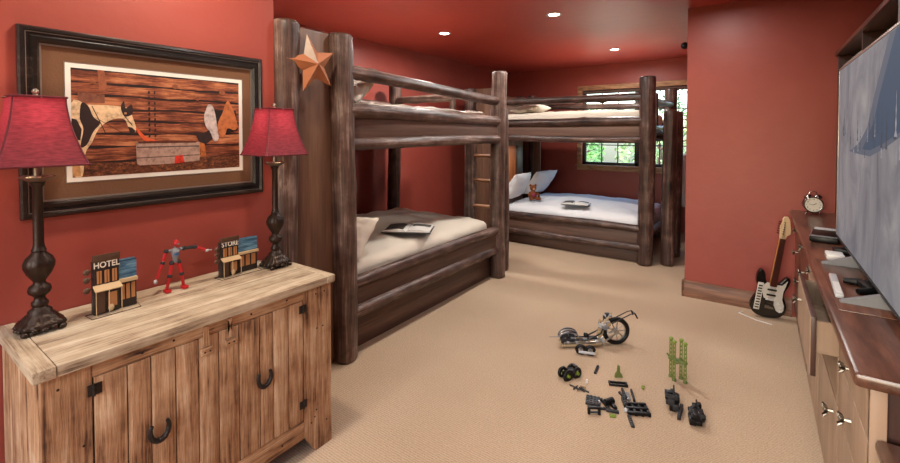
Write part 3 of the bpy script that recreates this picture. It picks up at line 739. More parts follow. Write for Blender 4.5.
# chain, trough, hose, plaid, boots, garments
for k in range(11): z = .16+k*.055; quad2([(.462, z), (.472, z+.012), (.466, z+.04), (.456, z+.03)], drk); quad2([(.496, z), (.504, z+.012), (.500, z+.04), (.492, z+.03)], drk)
quad2([(.385, .56), (.395, .55), (.45, .64), (.56, .69), (.57, .71), (.52, .71), (.43, .67)], pc('hose', '#c8562c'))
quad2([(.38, .69), (.765, .69), (.76, .90), (.56, .92), (.40, .92), (.385, .90)], pc('trough', '#a08476')); quad2([(.385, .73), (.76, .73), (.76, .745), (.385, .745)], pc('trough_rim', '#5d4a44'))
quad2([(.385, .84), (.76, .83), (.76, .84), (.385, .85)], pc('trough_rim', '#5d4a44')); quad2([(.39, .68), (.56, .67), (.75, .68), (.74, .70), (.4, .70)], pc('inside', '#5a2a1a'))
quad2([(.615, .84), (.66, .83), (.67, .91), (.61, .92)], pc('bandana', '#c3301c'))
quad2([(.80, .33), (.98, .33), (.99, .56), (.93, .60), (.88, .5), (.81, .45)], pc('opening', '#15100e'))
quad2([(.80, .34), (.82, .27), (.85, .32), (.87, .55), (.875, .66), (.85, .69), (.83, .60), (.80, .52), (.79, .42)], pc('shirt', '#b9aca8'))
quad2([(.90, .36), (.93, .22), (.96, .30), (.99, .5), (.97, .56), (.93, .54), (.91, .64), (.88, .62), (.87, .5)], pc('leather', '#b0673a'))
quad2([(.76, .70), (.79, .69), (.80, .85), (.77, .85)], pc('boot', '#a8602c')); quad2([(.73, .58), (.78, .60), (.82, .56), (.84, .66), (.80, .72), (.76, .69)], drk)
for k, (u, v) in enumerate(((.13, .11), (.62, .10), (.75, .21), (.9, .13))): quad2([(u+.018*math.cos(a*PI/4), v+.025*math.sin(a*PI/4)) for a in range(8)], pc('log_end', '#8e5232'))
prn = pr.build('print', mt, smooth=0)

# ================================================================== toys on the cabinet
def plaque(kind, loc, rz, label, word, H, Wf, Wg, Hg):
    """tin western building: facade along local y, depth local -x"""
    R = thing('toy_'+kind, label, 'toy building', loc, rz, None)
    Mtin = plain('tin_brown', '#5a4334', .55, .5, bump=.3); Mbk = plain('tin_black', '#37302c', .5, .4)
    Mbl = woodmat('tin_blue', [(.3, '#20384a'), (.5, '#3d6580'), (.7, '#6c93a8')], 1, 60, .1, .5, .2); Mor = plain('tin_orange', '#b07848', .5); Mcr = plain('tin_cream', '#b79c74', .6)
    b = MB()
    b.tube([(.035, -.015, .001), (.035, Wf+Wg, .001), (-.03, Wf+Wg+.01, .001), (-.03, -.02, .001), (.035, -.015, .001)], .0015, Mtin, 6); b.build('base_wire', R)
    b = MB(); b.box((-.03, 0, .002), (0, Wf, H*.88), Mbk, .001); b.box((-.002, -.003, H*.88), (.006, Wf+.003, H), Mtin, .001); b.box((0, .0, H*.76), (.003, Wf, H*.88), Mbk); b.build('facade', R)
    vs, fs = textmesh(word, Wf/len(word)*2.0, None, .0008, .0006)
    s_ = MB(); s_.add([(.0045+p.z, Wf/2+p.x*.82, H*.825+p.y) for p in vs], fs, plain('sign_letters', '#d8cfc0', .6)); s_.build('sign_lettering', R, smooth=0)
    for k in range(3):
        y = Wf*(.12+.30*k); s_ = MB(); s_.box((.001, y, H*.52), (.004, y+Wf*.18, H*.73), Mor); s_.box((.004, y+Wf*.08, H*.52), (.005, y+Wf*.10, H*.73), Mbk); s_.build('window', R)
    s_ = MB(); s_.prism([(.0, H*.50), (.03, H*.43), (.03, H*.415), (.0, H*.47)], -.003, Wf+.003, Mcr, 1); s_.build('awning', R)
    for y in (0, Wf*.5, Wf): s_ = MB(); s_.tube([(.028, y, .001), (.028, y, H*.42)], .0015, Mcr, 6); s_.build('awning_post', R)
    s_ = MB(); s_.box((.001, Wf*.1, .004), (.003, Wf*.42, H*.38), Mtin); s_.box((.001, Wf*.55, H*.1), (.003, Wf*.9, H*.34), Mor); s_.sph((.015, Wf*.62, H*.10), (.006, .01, .014), Mcr, 8); s_.build('porch', R)
    w_ = MB(); w_.box((-.03, Wf, .002), (-.008, Wf+Wg, Hg*.62), Mbk, .001); w_.prism([(-.03, Hg), (-.008, Hg*.62), (-.03, Hg*.6)], Wf, Wf+Wg, Mbl, 1); w_.box((-.0082, Wf, Hg*.6), (-.006, Wf+Wg, Hg), Mbl); w_.box((-.008, Wf+.002, Hg*.55), (.008, Wf+Wg, Hg*.62), Mcr); wg = w_.build('side_wing', R)
    for k in range(3): s_ = MB(); y = Wf+Wg*(.12+.29*k); s_.box((-.0075, y, Hg*.18), (-.005, y+Wg*.2, Hg*.5), Mor); s_.build('wing_window', wg)
    s_ = MB()
    for z in (.45, .62, .75): s_.tube([(-.01, 0, H*z), (.0, -.02, H*z), (.01, -.028, H*(z-.05))], .002, Mtin, 6); s_.sph((.004, -.022, H*z), (.006, .012, .012), Mtin, 8)
    s_.build('wire_ornament', R)
plaque('hotel', (-2.085, .558, CT), 0, 'tin toy western building with a HOTEL sign standing beside the left lamp', 'HOTEL', .235, .082, .062, .195)
plaque('store', (-2.13, 1.068, CT), 0, 'tin toy western building with a STORE sign and a long blue side roof', 'STORE', .195, .085, .105, .170)
# jointed red figure
fg = thing('action_figure', 'jointed red and blue toy figure striding with one arm stretched out', 'toy figure', (-2.14, .868, CT))
b = MB(); hp = .125
b.tube([(0, 0, hp), (.004, 0, .15), (.004, 0, .175), (0, 0, .19)], [.010, .013, .019, .012], M_mgrey, 10); b.sph((.012, 0, .168), (.010, .013, .012), M_bluep, 10); b.sph((0, 0, hp), (.010, .016, .010), M_redp, 10)
b.tube([(0, -.034, .182), (0, .034, .182)], .007, M_mgrey, 8); b.build('torso', fg)
b = MB(); b.sph((.003, .004, .212), (.0135, .012, .016), M_redp, 14); b.tube([(0, 0, .19), (0, .002, .202)], .005, M_mgrey, 8); b.sph((.014, .006, .209), (.003, .007, .004), M_mgrey, 8); b.build('head', fg)
def limb(name, pts, rs, mats, end):
    q_ = MB()
    for i in range(len(pts)-1): q_.tube([pts[i], pts[i+1]], [rs[i], rs[i+1]], mats[i], 8); q_.sph(pts[i], rs[i]*1.35, M_dgrey, 8)
    end(q_); q_.build(name, fg)
limb('leg', [(0, -.014, hp), (.004, -.024, .07), (0, -.036, .015)], [.0085, .008, .006], [M_redp]*2, lambda q_: q_.box((-.012, -.047, 0), (.026, -.026, .014), M_redp, .004))
limb('leg', [(0, .014, hp), (.006, .024, .07), (0, .033, .015)], [.0085, .008, .006], [M_redp]*2, lambda q_: q_.box((-.012, .022, 0), (.026, .046, .014), M_redp, .004))
limb('arm', [(0, -.036, .182), (.004, -.052, .135), (.012, -.078, .075)], [.008, .0075, .006], [M_redp]*2, lambda q_: (q_.sph((.013, -.084, .062), (.008, .008, .010), M_lgrey, 8)))
limb('arm', [(0, .036, .182), (.002, .085, .178), (.004, .128, .156)], [.008, .0075, .0065], [M_dgrey, M_redp], lambda q_: [q_.sph((.004, .138, .150), (.007, .010, .007), M_lgrey, 8)]+[q_.tube([(.004, .144, .150), (.004+k*.004, .158, .148+k*.003)], .002, M_lgrey, 5) for k in (-1, 0, 1)])

# ================================================================== dresser, hutch, television
DX, DT, DYn, DYf = .215, .905, 1.575, 4.645
dr = thing('long_dresser', 'long dark-topped dresser with pale drawer fronts along the right side', 'dresser', (0, 0, 0))
t = MB(); t.box((DX, DYn, DT-.04), (XR-.005, DYf, DT), M_dtop, .012); t.build('top', dr)
b = MB(); FX = .252
b.box((FX+.025, DYn+.06, .06), (XR-.01, DYf-.002, DT-.041), M_dside)
b.box((FX+.05, DYn+.06, 0), (XR-.01, DYf-.01, .06), M_dside)
b.box((FX, DYn+.03, 0), (FX+.035, DYn+.05, DT-.041), M_dface, .003)
b.build('carcass', dr)
# drawer fronts (z0, z1) rows in bays
bays = [(1.61, 2.16), (2.18, 2.80), (2.82, 3.42), (3.44, 4.02), (4.04, 4.63)]
def knob(par, y, z, x=FX):
    k = MB(); k.tube([(x, y, z), (x-.02, y, z)], [.008, .005], M_pewter, 8)
    rr = random.Random(int(y*100+z*977))
    for j in range(6):
        a = j*PI/3+rr.uniform(-.3, .3); L = rr.uniform(.016, .030)
        k.tube([(x-.02, y, z), (x-.024, y+L*.6*math.cos(a), z+L*.6*math.sin(a)), (x-.032, y+L*math.cos(a), z+L*math.sin(a))], [.006, .005, .0025], M_bronze if j % 2 else M_pewter, 6)
    k.sph((x-.024, y, z), .009, M_pewter, 8); k.build('knob', par)
for i, (y0, y1) in enumerate(bays):
    rows = [(.705, .858), (.52, .70), (.075, .515)]
    mface = M_dface if i < 3 else M_dtop  # far bays take the dark wood, their shadow put into the front colour
    for j, (z0, z1) in enumerate(rows):
        if i == 1 and j == 0:      # the drawer that stands open
            d = MB(); ox = .168
            d.box((ox, y0+.001, z0-.10), (ox+.004, y1, z1-.022), M_dface); d.box((ox+.0035, y0, z0-.10), (ox+.020, y1, z1-.02), M_dside, .001); o = d.build('drawer', dr)
            d = MB(); d.box((ox+.018, y0+.015, z0), (FX+.10, y0+.027, z1-.04), M_dface); d.box((ox+.018, y1-.027, z0), (FX+.10, y1-.015, z1-.04), M_dface); d.box((ox+.018, y0+.015, z0-.01), (FX+.10, y1-.015, z0), M_dface); d.build('drawer_box', o)
            knob(o, (y0+y1)/2+.1, .77, ox); continue
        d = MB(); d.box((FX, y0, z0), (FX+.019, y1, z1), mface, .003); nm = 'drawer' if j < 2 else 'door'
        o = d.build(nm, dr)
        if j == 0: knob(o, (y0+y1)/2, .785)
        elif j == 1: knob(o, (y0+y1)/2, .615)
        else: knob(o, y0+.10, .44)
# lower desk joining at the near end
dk = thing('side_table', 'low dark shelf table at the near end of the dresser', 'table', (0, 0, 0))
t = MB(); t.box((.262, .75, .695), (XR-.005, DYn+.03, .73), M_dtop, .012); t.build('top', dk)
t = MB(); t.box((.30, .80, 0), (XR-.01, DYn+.029, .694), M_dside, .003); t.build('body', dk)
# hutch
hu = thing('hutch_cabinet', 'dark open-shelved hutch standing behind the television', 'hutch', (0, 0, DT))
h = MB(); hx = .50; zt = 2.195-DT
h.box((hx-.02, 1.7, zt-.03), (XR-.005, DYf, zt), M_dtop, .006); h.build('top', hu)
h = MB(); h.box((XR-.03, 1.7, 0), (XR-.01, DYf-.001, zt-.031), M_dside); h.build('back', hu)
for y in (DYf-.025, 3.62, 2.70, 1.72):
    h = MB(); h.box((hx, y, 0), (XR-.031, y+.024, zt-.031), M_dside, .002); h.build('upright', hu)
h = MB(); h.box((hx+.005, 1.75, .70), (XR-.031, DYf-.026, .72), M_dside, .002); h.build('shelf', hu)
h = MB(); h.box((hx-.015, 1.75, .72), (hx+.004, 2.70, zt-.06), M_mgrey, .003); h.build('door', hu)
def tagbox(name, a, b, m, label, cat, bev=.004, grp=None):
    k = MB(); k.box(a, b, m, bev); o = k.build(name); tag(o, label, cat, grp); return o
M_litface = plain('lit_face_grey', '#8a8178', .8, bump=.3, bscale=200)  # grey for two boxes that stand in for lit inner faces of the hutch
tagbox('lit_face_box', (hx+.02, 3.78, DT+.721), (.80, 4.55, 2.08), M_litface, 'grey box standing in for a lit inner face of the hutch nearest the corner', 'box')
tagbox('lit_face_block', (hx+.02, 3.02, DT+.721), (.75, 3.26, 2.02), M_litface, 'upright grey block standing in for a lit inner face of the hutch above the television', 'grey_block')
# television
tv = thing('television', 'large flat television showing a snowy mountain slope', 'television', (.37, 2.52, DT+.0042))
W_, z0, z1 = .83, .045, 1.008
t = MB(); t.box((0.004, -W_, z0), (.04, W_, z1), M_black, .006); t.box((.03, -.5, z0+.1), (.075, .5, z1-.3), M_black, .02); t.build('casing', tv)
t = MB()
for (a, b_) in (((-.004, -W_, z0), (.004, W_, z0+.014)), ((-.004, -W_, z1-.012), (.004, W_, z1)), ((-.004, -W_, z0), (.004, -W_+.012, z1)), ((-.004, W_-.012, z0), (.004, W_, z1))): t.box(a, b_, M_silver if b_[2] == z1 else M_dgrey, .002)
t.build('bezel', tv)
def screenmat():
    m, nt, b = newmat('screen_snow'); L = nt.links
    tc = N(nt, 'ShaderNodeTexCoord'); mp = N(nt, 'ShaderNodeMapping'); mp.inputs['Rotation'].default_value = (math.radians(-35), 0, 0); mp.inputs['Scale'].default_value = (1, 1.8, 1.0)
    L.new(tc.outputs['Object'], mp.inputs[0])
    n1 = N(nt, 'ShaderNodeTexNoise', Scale=2.2, Detail=8.0, Roughness=.66, Distortion=.9); L.new(mp.outputs[0], n1.inputs['Vector'])
    r = ramp(nt, n1.outputs[0], [(.3, '#70717a'), (.46, '#8f8d93'), (.6, '#a7a3a5'), (.8, '#c4bfbd')])
    b.inputs['Base Color'].default_value = (.01, .01, .01, 1); b.inputs['Roughness'].default_value = .55; b.inputs['Specular IOR Level'].default_value = .2
    L.new(r.outputs[0], b.inputs['Emission Color']); b.inputs['Emission Strength'].default_value = .66; return m
M_scr = screenmat(); M_sky = plain('screen_sky', '#08090b', .6, spec=.1, emit='#4f6076', es=.75); M_str = plain('screen_trees', '#08090b', .6, spec=.1, emit='#5e5f68', es=.6); M_swh = plain('screen_frost', '#08090b', .6, spec=.1, emit='#b4b0b8', es=.75)
t = MB(); t.box((-.0015, -W_+.012, z0+.014), (.0035, W_-.012, z1-.012), M_scr)
def scrp(pts, m, d): t.add([(-d, p[0], p[1]) for p in pts], [tuple(range(len(pts)))], m)
t0 = lambda y, z: (y-2.52, z-DT)
scrp([t0(*p) for p in ((2.16, 1.898), (2.40, 1.69), (2.52, 1.57), (2.70, 1.50), (2.95, 1.455), (2.70, 1.45), (2.45, 1.45), (2.2, 1.49), (2.0, 1.53), (1.71, 1.60), (1.71, 1.898))], plain('screen_haze', '#08090b', .6, spec=.1, emit='#767c8b', es=.65), .0018)
scrp([t0(*p) for p in ((2.06, 1.898), (2.30, 1.69), (2.38, 1.60), (2.52, 1.52), (2.62, 1.475), (2.45, 1.475), (2.2, 1.51), (1.98, 1.55), (1.71, 1.63), (1.71, 1.898))], M_sky, .0021)
rnd = random.Random(4)
for k in range(34):
    y = rnd.uniform(1.95, 3.2); zb = 1.44+(.04 if y > 2.5 else .06)+rnd.uniform(-.05, .05)+(y-2.5)*.03; hh = rnd.uniform(.05, .16); w2 = hh*.09; L_ = []; Rr = []
    for q in range(1, 8): ww = w2*q/7*(1.3 if q % 2 else .5)*rnd.uniform(.7, 1.2); L_.append(t0(y-ww, zb+hh*(1-q/7))); Rr.append(t0(y+ww, zb+hh*(1-q/7)))
    scrp([t0(y, zb+hh)]+L_+Rr[::-1], rnd.choice([M_str, M_str, M_swh]), .0024+k*.00003)
t.build('screen', tv, smooth=0)
for y, yo in ((2.80-2.52, 0), (2.20-2.52, 0)):
    t = MB(); t.prism([(-.115, 0), (.16, 0), (.16, .01), (.05, .05), (.0, .05), (-.115, .006)], y-.012, y+.012, M_mgrey, 1); t.build('stand_foot', tv)
# on the dresser
ck = thing('alarm_clock', 'round twin-bell alarm clock at the far corner of the dresser', 'clock', (.352, 4.47, DT), math.radians(8)); ck.scale = (.88,)*3
M_chr = plain('chrome', '#9a9692', .18, 1.0)
def ycyl(mb, r0, y0, y1, c, m, n=32, inner=None):
    mb.tube([(c[0], y0, c[1]), (c[0], y1, c[1])], r0, m, n)
b = MB(); ycyl(b, .070, -.005, .05, (0, .088), M_black, 36); b.build('case', ck)
b = MB(); rg = [(.068*math.cos(2*PI*k/36), -.008, .088+.068*math.sin(2*PI*k/36)) for k in range(37)]; b.tube(rg, .006, M_chr, 8); b.build('bezel', ck)
b = MB(); ycyl(b, .063, -.0075, -.005, (0, .088), plain('clock_face', '#e4dfd2', .5), 36); fc = b.build('dial', ck)
b = MB()
for k in range(12):
    a = PI/2-k*PI/6; vs, fs = textmesh(str(12 if k == 0 else k), .017, None, .0003)
    b.add([(.049*math.cos(a)+p.x, -.0082-p.z, .088+.049*math.sin(a)+p.y) for p in vs], fs, M_black)
b.build('numeral', fc, smooth=0)
b = MB(); b.tube([(0, -.009, .088), (-.034, -.009, .094)], .0014, M_black, 6); b.tube([(0, -.009, .088), (.020, -.009, .104)], .002, M_black, 6); b.build('hand', ck)
for sg in (-1, 1):
    b = MB(); b.lathe([(.030, 0), (.029, .010), (.020, .020), (.0001, .025)], M_chr, n=24); b.build('bell', ck, (sg*.036, .02, .155), (0, math.radians(sg*28), 0))
    b = MB(); b.tube([(sg*.038, .01, .03), (sg*.052, .005, .0)], [.004, .006], M_chr, 8); b.build('foot', ck)
b = MB(); b.tube([(-.03, .02, .172), (-.025, .02, .20), (0, .02, .208), (.025, .02, .20), (.03, .02, .172)], .003, M_chr, 8); b.build('handle', ck)
gc = thing('video_receiver', 'black and silver player with buttons behind the television leg', 'player', (.315, 3.50, DT), math.radians(-8))
b = MB(); b.box((-.045, -.17, .004), (.085, .17, .035), M_black, .005); b.box((-.04, .09, .035), (.08, .165, .038), M_lgrey, .001); b.box((-.04, -.165, .035), (.08, -.13, .037), M_mgrey, .001); b.build('case', gc)
b = MB()
for k in range(8): b.box((-.048, -.12+k*.03, .018), (-.044, -.105+k*.03, .026), M_lgrey)
b.build('buttons', gc)
b = MB(); b.box((.06, -.10, 0), (.20, -.02, .03), M_black, .004); o = b.build('small_adapter', None, (.27, 3.16, DT)); tag(o, 'small black adapter box lying in front of the silver player', 'adapter')
b = MB(); b.box((0, 0, 0), (.07, .10, .03), M_wplastic, .005); b.box((-.001, .02, .014), (.0, .08, .018), M_dgrey); o = b.build('white_router', None, (.285, 2.90, DT+.0003)); tag(o, 'small white box under the lower edge of the television', 'router')
mt2 = MB(); mt2.box((.242, 2.10, DT), (.495, 2.885, DT+.004), M_dtop, .002); o = mt2.build('wooden_tray'); tag(o, 'thin dark wooden board lying under the television legs', 'tray')
b = MB(); b.box((-.013, -.16, 0), (.013, .16, .016), M_lgrey, .004); b.box((-.010, -.14, .016), (.010, .02, .017), M_wplastic); o = b.build('remote_control', None, (.266, 2.40, DT+.0042), (0, 0, math.radians(-2))); tag(o, 'slim pale grey remote control near the dresser front edge', 'remote control')
g = thing('game_controller', 'black game controller lying below the television', 'controller', (.385, 2.42, DT+.0045), math.radians(10))
b = MB(); b.box((-.04, -.06, 0), (.04, .06, .028), M_black, .012); b.tube([(-.02, -.055, .014), (-.075, -.075, .012)], [.018, .011], M_black, 10); b.tube([(-.02, .055, .014), (-.075, .075, .012)], [.018, .011], M_black, 10); b.build('shell', g)
for y in (-.028, .028): b = MB(); b.tube([(-.01, y, .026), (-.01, y, .036)], [.006, .010], M_dgrey, 12); b.build('thumb_stick', g)
# ================================================================== guitar
def guitar():
    base_ = Vector((.058, 4.50, .006)); tip = Vector((.176, 4.43, .86))
    z = (tip-base_).normalized(); y = Vector((.0, 1.0, 0)); y = (y-z*y.dot(z)).normalized(); x = y.cross(z)
    R = thing('electric_guitar', 'black and white electric guitar leaning beside the dresser', 'guitar', base_)
    R.rotation_mode = 'QUATERNION'; R.rotation_quaternion = Matrix((x, y, z)).transposed().to_quaternion() @ Quaternion((0, 0, 1), math.radians(18)); R.scale = (.92, 1, 1)
    P = [(0, 0), (.05, .004), (.10, .02), (.132, .06), (.138, .11), (.120, .16), (.102, .205), (.104, .25), (.122, .30), (.128, .345), (.110, .372), (.085, .36), (.062, .325), (.035, .305), (-.035, .305), (-.058, .33), (-.068, .37), (-.088, .408), (-.115, .405), (-.130, .36), (-.126, .30), (-.106, .25), (-.108, .20), (-.130, .15), (-.142, .10), (-.130, .05), (-.09, .015), (-.045, .002)]
    # smooth outline by Catmull-Rom
    S = []
    for i in range(len(P)):
        p0, p1, p2, p3 = [Vector(P[(i+k) % len(P)]) for k in (-1, 0, 1, 2)]
        for k in range(3):
            t_ = k/3; S.append(.5*((2*p1)+(-p0+p2)*t_+(2*p0-5*p1+4*p2-p3)*t_**2+(-p0+3*p1-3*p2+p3)*t_**3))
    b = MB(); bm = bmesh.new(); vv = [bm.verts.new((p.x, -.018, p.y)) for p in S]; fc_ = bm.faces.new(vv)
    e = bmesh.ops.extrude_face_region(bm, geom=[fc_]); bmesh.ops.translate(bm, verts=[v for v in e['geom'] if isinstance(v, bmesh.types.BMVert)], vec=(0, .038, 0))
    rim = [ed for ed in bm.edges if len(ed.link_faces) == 2 and (ed.calc_face_angle(0) > 1.2) and abs(ed.verts[0].co.y-ed.verts[1].co.y) < 1e-4]
    bmesh.ops.bevel(bm, geom=rim, offset=.006, segments=2, affect='EDGES'); b.frombm(bm, plain('guitar_black', '#0d0c0d', .15, coat=.6)); b.build('body', R, smooth=35)
    Mpg = plain('pickguard_white', '#cfcac0', .35)
    b = MB(); b.prism([(.035, .30), (.07, .30), (.105, .345), (.098, .30), (.088, .25), (.09, .18), (.112, .13), (.115, .085), (.09, .06), (.06, .075), (.035, .12), (.03, .16), (-.05, .17), (-.07, .22), (-.07, .28), (-.045, .31)], -.0205, -.0183, Mpg, 1); pg = b.build('pickguard', R)
    for zz in (.165, .205, .25): b = MB(); b.box((-.036, -.026, zz-.008), (.036, -.0207, zz+.008), M_wplastic if zz < .2 else M_black, .003); b.build('pickup', pg)
    for (xx, zz) in ((.07, .14), (.085, .11), (.095, .08)): b = MB(); b.tube([(xx, -.0206, zz), (xx, -.032, zz)], [.011, .009], M_wplastic, 14); b.build('control_knob', pg)
    b = MB(); b.box((-.036, -.03, .085), (.036, -.0185, .115), M_chr, .003); b.build('bridge', R)
    b = MB(); b.box((-.115, -.024, .06), (-.07, -.0185, .30), Mpg, .002)
    for k in range(9): b.box((-.108, -.0245, .075+k*.024), (-.077, -.0238, .086+k*.024), M_black)
    b.build('lettered_sticker', R)
    b = MB(); b.prism([(-.027, .29), (.027, .29), (.021, .70), (-.021, .70)], -.030, -.010, plain('neck_maple', '#a8743f', .35), 1); nk = b.build('neck', R)
    b = MB(); b.prism([(-.026, .285), (.026, .285), (.0205, .70), (-.0205, .70)], -.0345, -.0301, plain('rosewood', '#4a1d17', .4), 1)
    b.build('fretboard', nk)
    b = MB()
    for k in range(16):
        zz = .70-.62*(1-2**(-k/12.0))*.62*1.15
        b.box((-.022, -.0352, zz-.001), (.022, -.0345, zz+.001), M_chr)
    b.build('fret', nk)
    Mh = plain('headstock_maple', '#dcbf98', .35)
    b = MB(); b.prism([(-.021, .70), (.021, .70), (.026, .725), (.05, .745), (.048, .775), (.026, .86), (.008, .885), (-.018, .88), (-.026, .865), (-.022, .845), (-.034, .80), (-.028, .74)], -.028, -.014, Mh, 1); hs = b.build('headstock', nk)
    for k in range(6): b = MB(); zz = .742+k*.019; b.tube([(-.008-.0, -.028, zz), (-.008, -.036, zz)], .005, M_chr, 8); b.tube([(-.03, -.021, zz), (-.05, -.021, zz)], [.003, .006], M_chr, 8); b.build('tuning_peg', hs)
    b = MB()
    for k in range(6): x_ = -.015+k*.006; b.tube([(x_*1.5, -.031, .10), (x_, -.037, .40), (x_*.9, -.0365, .70), (-.008, -.036, .742+k*.019)], .0007, M_chr, 4)
    b.build('strings', R)
guitar()
cb = MB(); cb.tube([(.10, 4.34, .004), (.0, 4.37, .004), (-.07, 4.42, .004), (-.13, 4.47, .004), (-.10, 4.52, .004)], .003, M_wplastic, 6)
tag(cb.build('guitar_cable'), 'thin white cable on the carpet at the foot of the guitar', 'cable')
cb = MB(); cb.tube([(-2.24, 1.33, CT+.004), (-2.22, 1.27, CT+.004), (-2.18, 1.25, CT+.004), (-2.16, 1.29, CT+.004), (-2.17, 1.33, CT+.010)], .003, M_lgrey, 6)
tag(cb.build('lamp_cord'), 'pale cord curled behind the right lamp on the cabinet', 'cord')

# ================================================================== toys on the floor
def wheel(name, par, c, R_, w, spokes=8, rim=M_silver, axis=(0, 1, 0)):
    b = MB(); ring_ = [(c[0]+R_*.88*math.cos(2*PI*k/32), c[1], c[2]+R_*.88*math.sin(2*PI*k/32)) for k in range(33)]
    b.tube(ring_, w, M_black, 10); o = b.build(name, par, smooth=60)
    b = MB(); ring_ = [(c[0]+R_*.74*math.cos(2*PI*k/24), c[1], c[2]+R_*.74*math.sin(2*PI*k/24)) for k in range(25)]
    b.tube(ring_, w*.4, rim, 6)
    for k in range(spokes): a = 2*PI*k/spokes; b.tube([c, (c[0]+R_*.74*math.cos(a), c[1], c[2]+R_*.74*math.sin(a))], w*.22, rim, 6)
    b.tube([(c[0], c[1]-w*1.6, c[2]), (c[0], c[1]+w*1.6, c[2])], w*.9, rim, 10); b.build('rim', o)
bk = thing('toy_motorcycle', 'large brick-built chopper motorcycle with one spoked wheel on the carpet', 'toy motorcycle', (-1.165, 3.025, 0), math.radians(39)); bk.scale = (.93,)*3
wheel('wheel', bk, (.445, 0, .105), .105, .018, 9)
b = MB()
for s_ in (-.03, .03):
    b.tube([(.02, s_, .035), (.34, s_, .035), (.445, s_, .105)], .007, M_silver, 8); b.tube([(.05, s_, .06), (.20, s_, .05), (.31, s_, .10), (.36, s_*.6, .20)], .006, M_dgrey, 8)
for x in (.05, .12, .2, .28, .33): b.box((x-.01, -.036, .026), (x+.01, .036, .046), M_lgrey, .002)
b.build('frame', bk)
b = MB(); b.tube([(.0, -.045, .02), (.25, -.045, .02), (.31, -.045, .028)], .008, M_tan, 8); b.tube([(.0, .045, .02), (.25, .045, .02), (.31, .045, .028)], .008, M_tan, 8)
for x in (-.0, .02): b.sph((x, -.045, .02), .012, M_tan, 8)
b.build('exhaust_pipe', bk)
b = MB(); rnd = random.Random(2)
for k in range(30): x = rnd.uniform(.29, .39); z = .06+(x-.28)*1.3+rnd.uniform(-.02, .04); y = rnd.uniform(-.03, .03); d = rnd.uniform(.010, .018); b.box((x-d, y-d, z-d*.8), (x+d, y+d, z+d*.8), rnd.choice([M_tan, M_mgrey, M_dgrey, M_lgrey]), .002)
b.tube([(.33, -.03, .17), (.40, .0, .235), (.41, .01, .24)], .008, M_tan, 8); b.tube([(.31, 0, .19), (.35, 0, .165)], .014, M_tan, 8); b.build('engine', bk)
b = MB()
for s_ in (-.028, .028): b.tube([(.40, s_, .175), (.55, s_, .245), (.585, s_, .25)], .004, M_dgrey, 8); b.tube([(.585, s_, .25), (.60, s_*1.4, .215)], .006, M_black, 8)
b.tube([(.585, -.03, .25), (.585, .03, .25)], .0035, M_dgrey, 6); b.build('handlebar', bk)
b = MB(); cx = .06
for k in range(7):
    a0 = -.5+k*.15; b.tube([(cx+.075*math.cos(t_), -.02+.012*k*.5, .075+(.035+.004*k)*math.sin(t_)) for t_ in [PI*j/8 for j in range(9)]], .0045, [M_mgrey, M_silver, M_black][k % 3], 6)
for k in range(14): b.box((cx-.07+rnd.uniform(0, .12), rnd.uniform(-.03, .03), .03+rnd.uniform(0, .05)), (cx-.05+rnd.uniform(0, .12), rnd.uniform(-.01, .04), .05+rnd.uniform(0, .05)), rnd.choice([M_lgrey, M_mgrey, M_dgrey]), .002)
b.tube([(cx-.07, 0, .07), (cx-.15, -.0, .072)], .003, M_mgrey, 6); b.tube([(cx+.0, -.02, .115), (cx+.06, -.02, .108)], .004, M_black, 6); b.build('tail_frame', bk)
b = MB(); b.sph((.205, 0, .078), (.022, .02, .016), M_black, 10); b.tube([(.20, 0, .06), (.19, 0, .095)], .006, M_black, 6); b.box((.215, -.02, .05), (.29, .02, .065), M_dgrey, .004); b.build('seat', bk)
# loose wheel pair
wp = thing('toy_wheel_set', 'pair of small black toy wheels joined by a grey block in front of the motorcycle', 'toy part', (-.975, 3.005, 0), math.radians(20)); wp.scale = (.85,)*3
for x in (-.038, .038): wheel('wheel', wp, (x, 0, .036), .036, .013, 5, M_mgrey)
b = MB(); b.box((-.055, -.032, .018), (.075, -.018, .036), M_lgrey, .003); b.box((.075, -.03, .02), (.10, -.02, .05), M_tan, .002); b.build('axle_block', wp)
# small four-wheeler
wp = thing('toy_buggy', 'small black toy buggy with lime wheel hubs on the carpet', 'toy car', (-.965, 2.665, 0), math.radians(62)); wp.scale = (.82,)*3
for (x, y) in ((-.045, -.03), (.045, -.03), (-.045, .03), (.045, .03)): wheel('wheel', wp, (x, y, .036), .036, .013, 4, M_lime)
b = MB(); b.box((-.06, -.02, .025), (.06, .02, .05), M_black, .004); b.box((-.02, -.03, .045), (.03, .03, .065), M_black, .005); b.box((.035, -.025, .06), (.06, .025, .085), M_black, .004); b.build('chassis', wp)
# lime stand of struts
gs = thing('lime_strut_tower', 'lime green toy tower of upright struts standing on the carpet', 'toy tower', (-.400, 3.03, 0), math.radians(-20)); gs.scale = (.8, .8, 1.0)
Mlg = plain('lime_mottled', '#66752f', .5)
for k, (x, y) in enumerate(((-.058, .0), (-.012, -.035), (.005, .035), (.055, .0))):
    b = MB()
    for s_ in (-.008, .008): b.tube([(x+s_, y, 0), (x+s_, y, .235)], .0045, Mlg, 8)
    for j in range(9): b.box((x-.010, y-.006, .02+j*.026), (x+.010, y+.006, .03+j*.026), Mlg, .002)
    b.sph((x, y, .245), (.017, .015, .011), M_lime, 10); b.lathe([(.017, 0), (.015, .012), (.010, .02)], M_olive, (x, y, 0), 12); b.build('strut', gs)
b = MB(); b.box((-.07, -.02, .115), (.068, .02, .128), M_olive, .004); b.box((-.02, -.045, .112), (.02, .045, .125), M_olive, .004); b.tube([(-.065, 0, .12), (-.085, -.01, .145)], .006, M_olive, 6); b.build('cross_plate', gs)
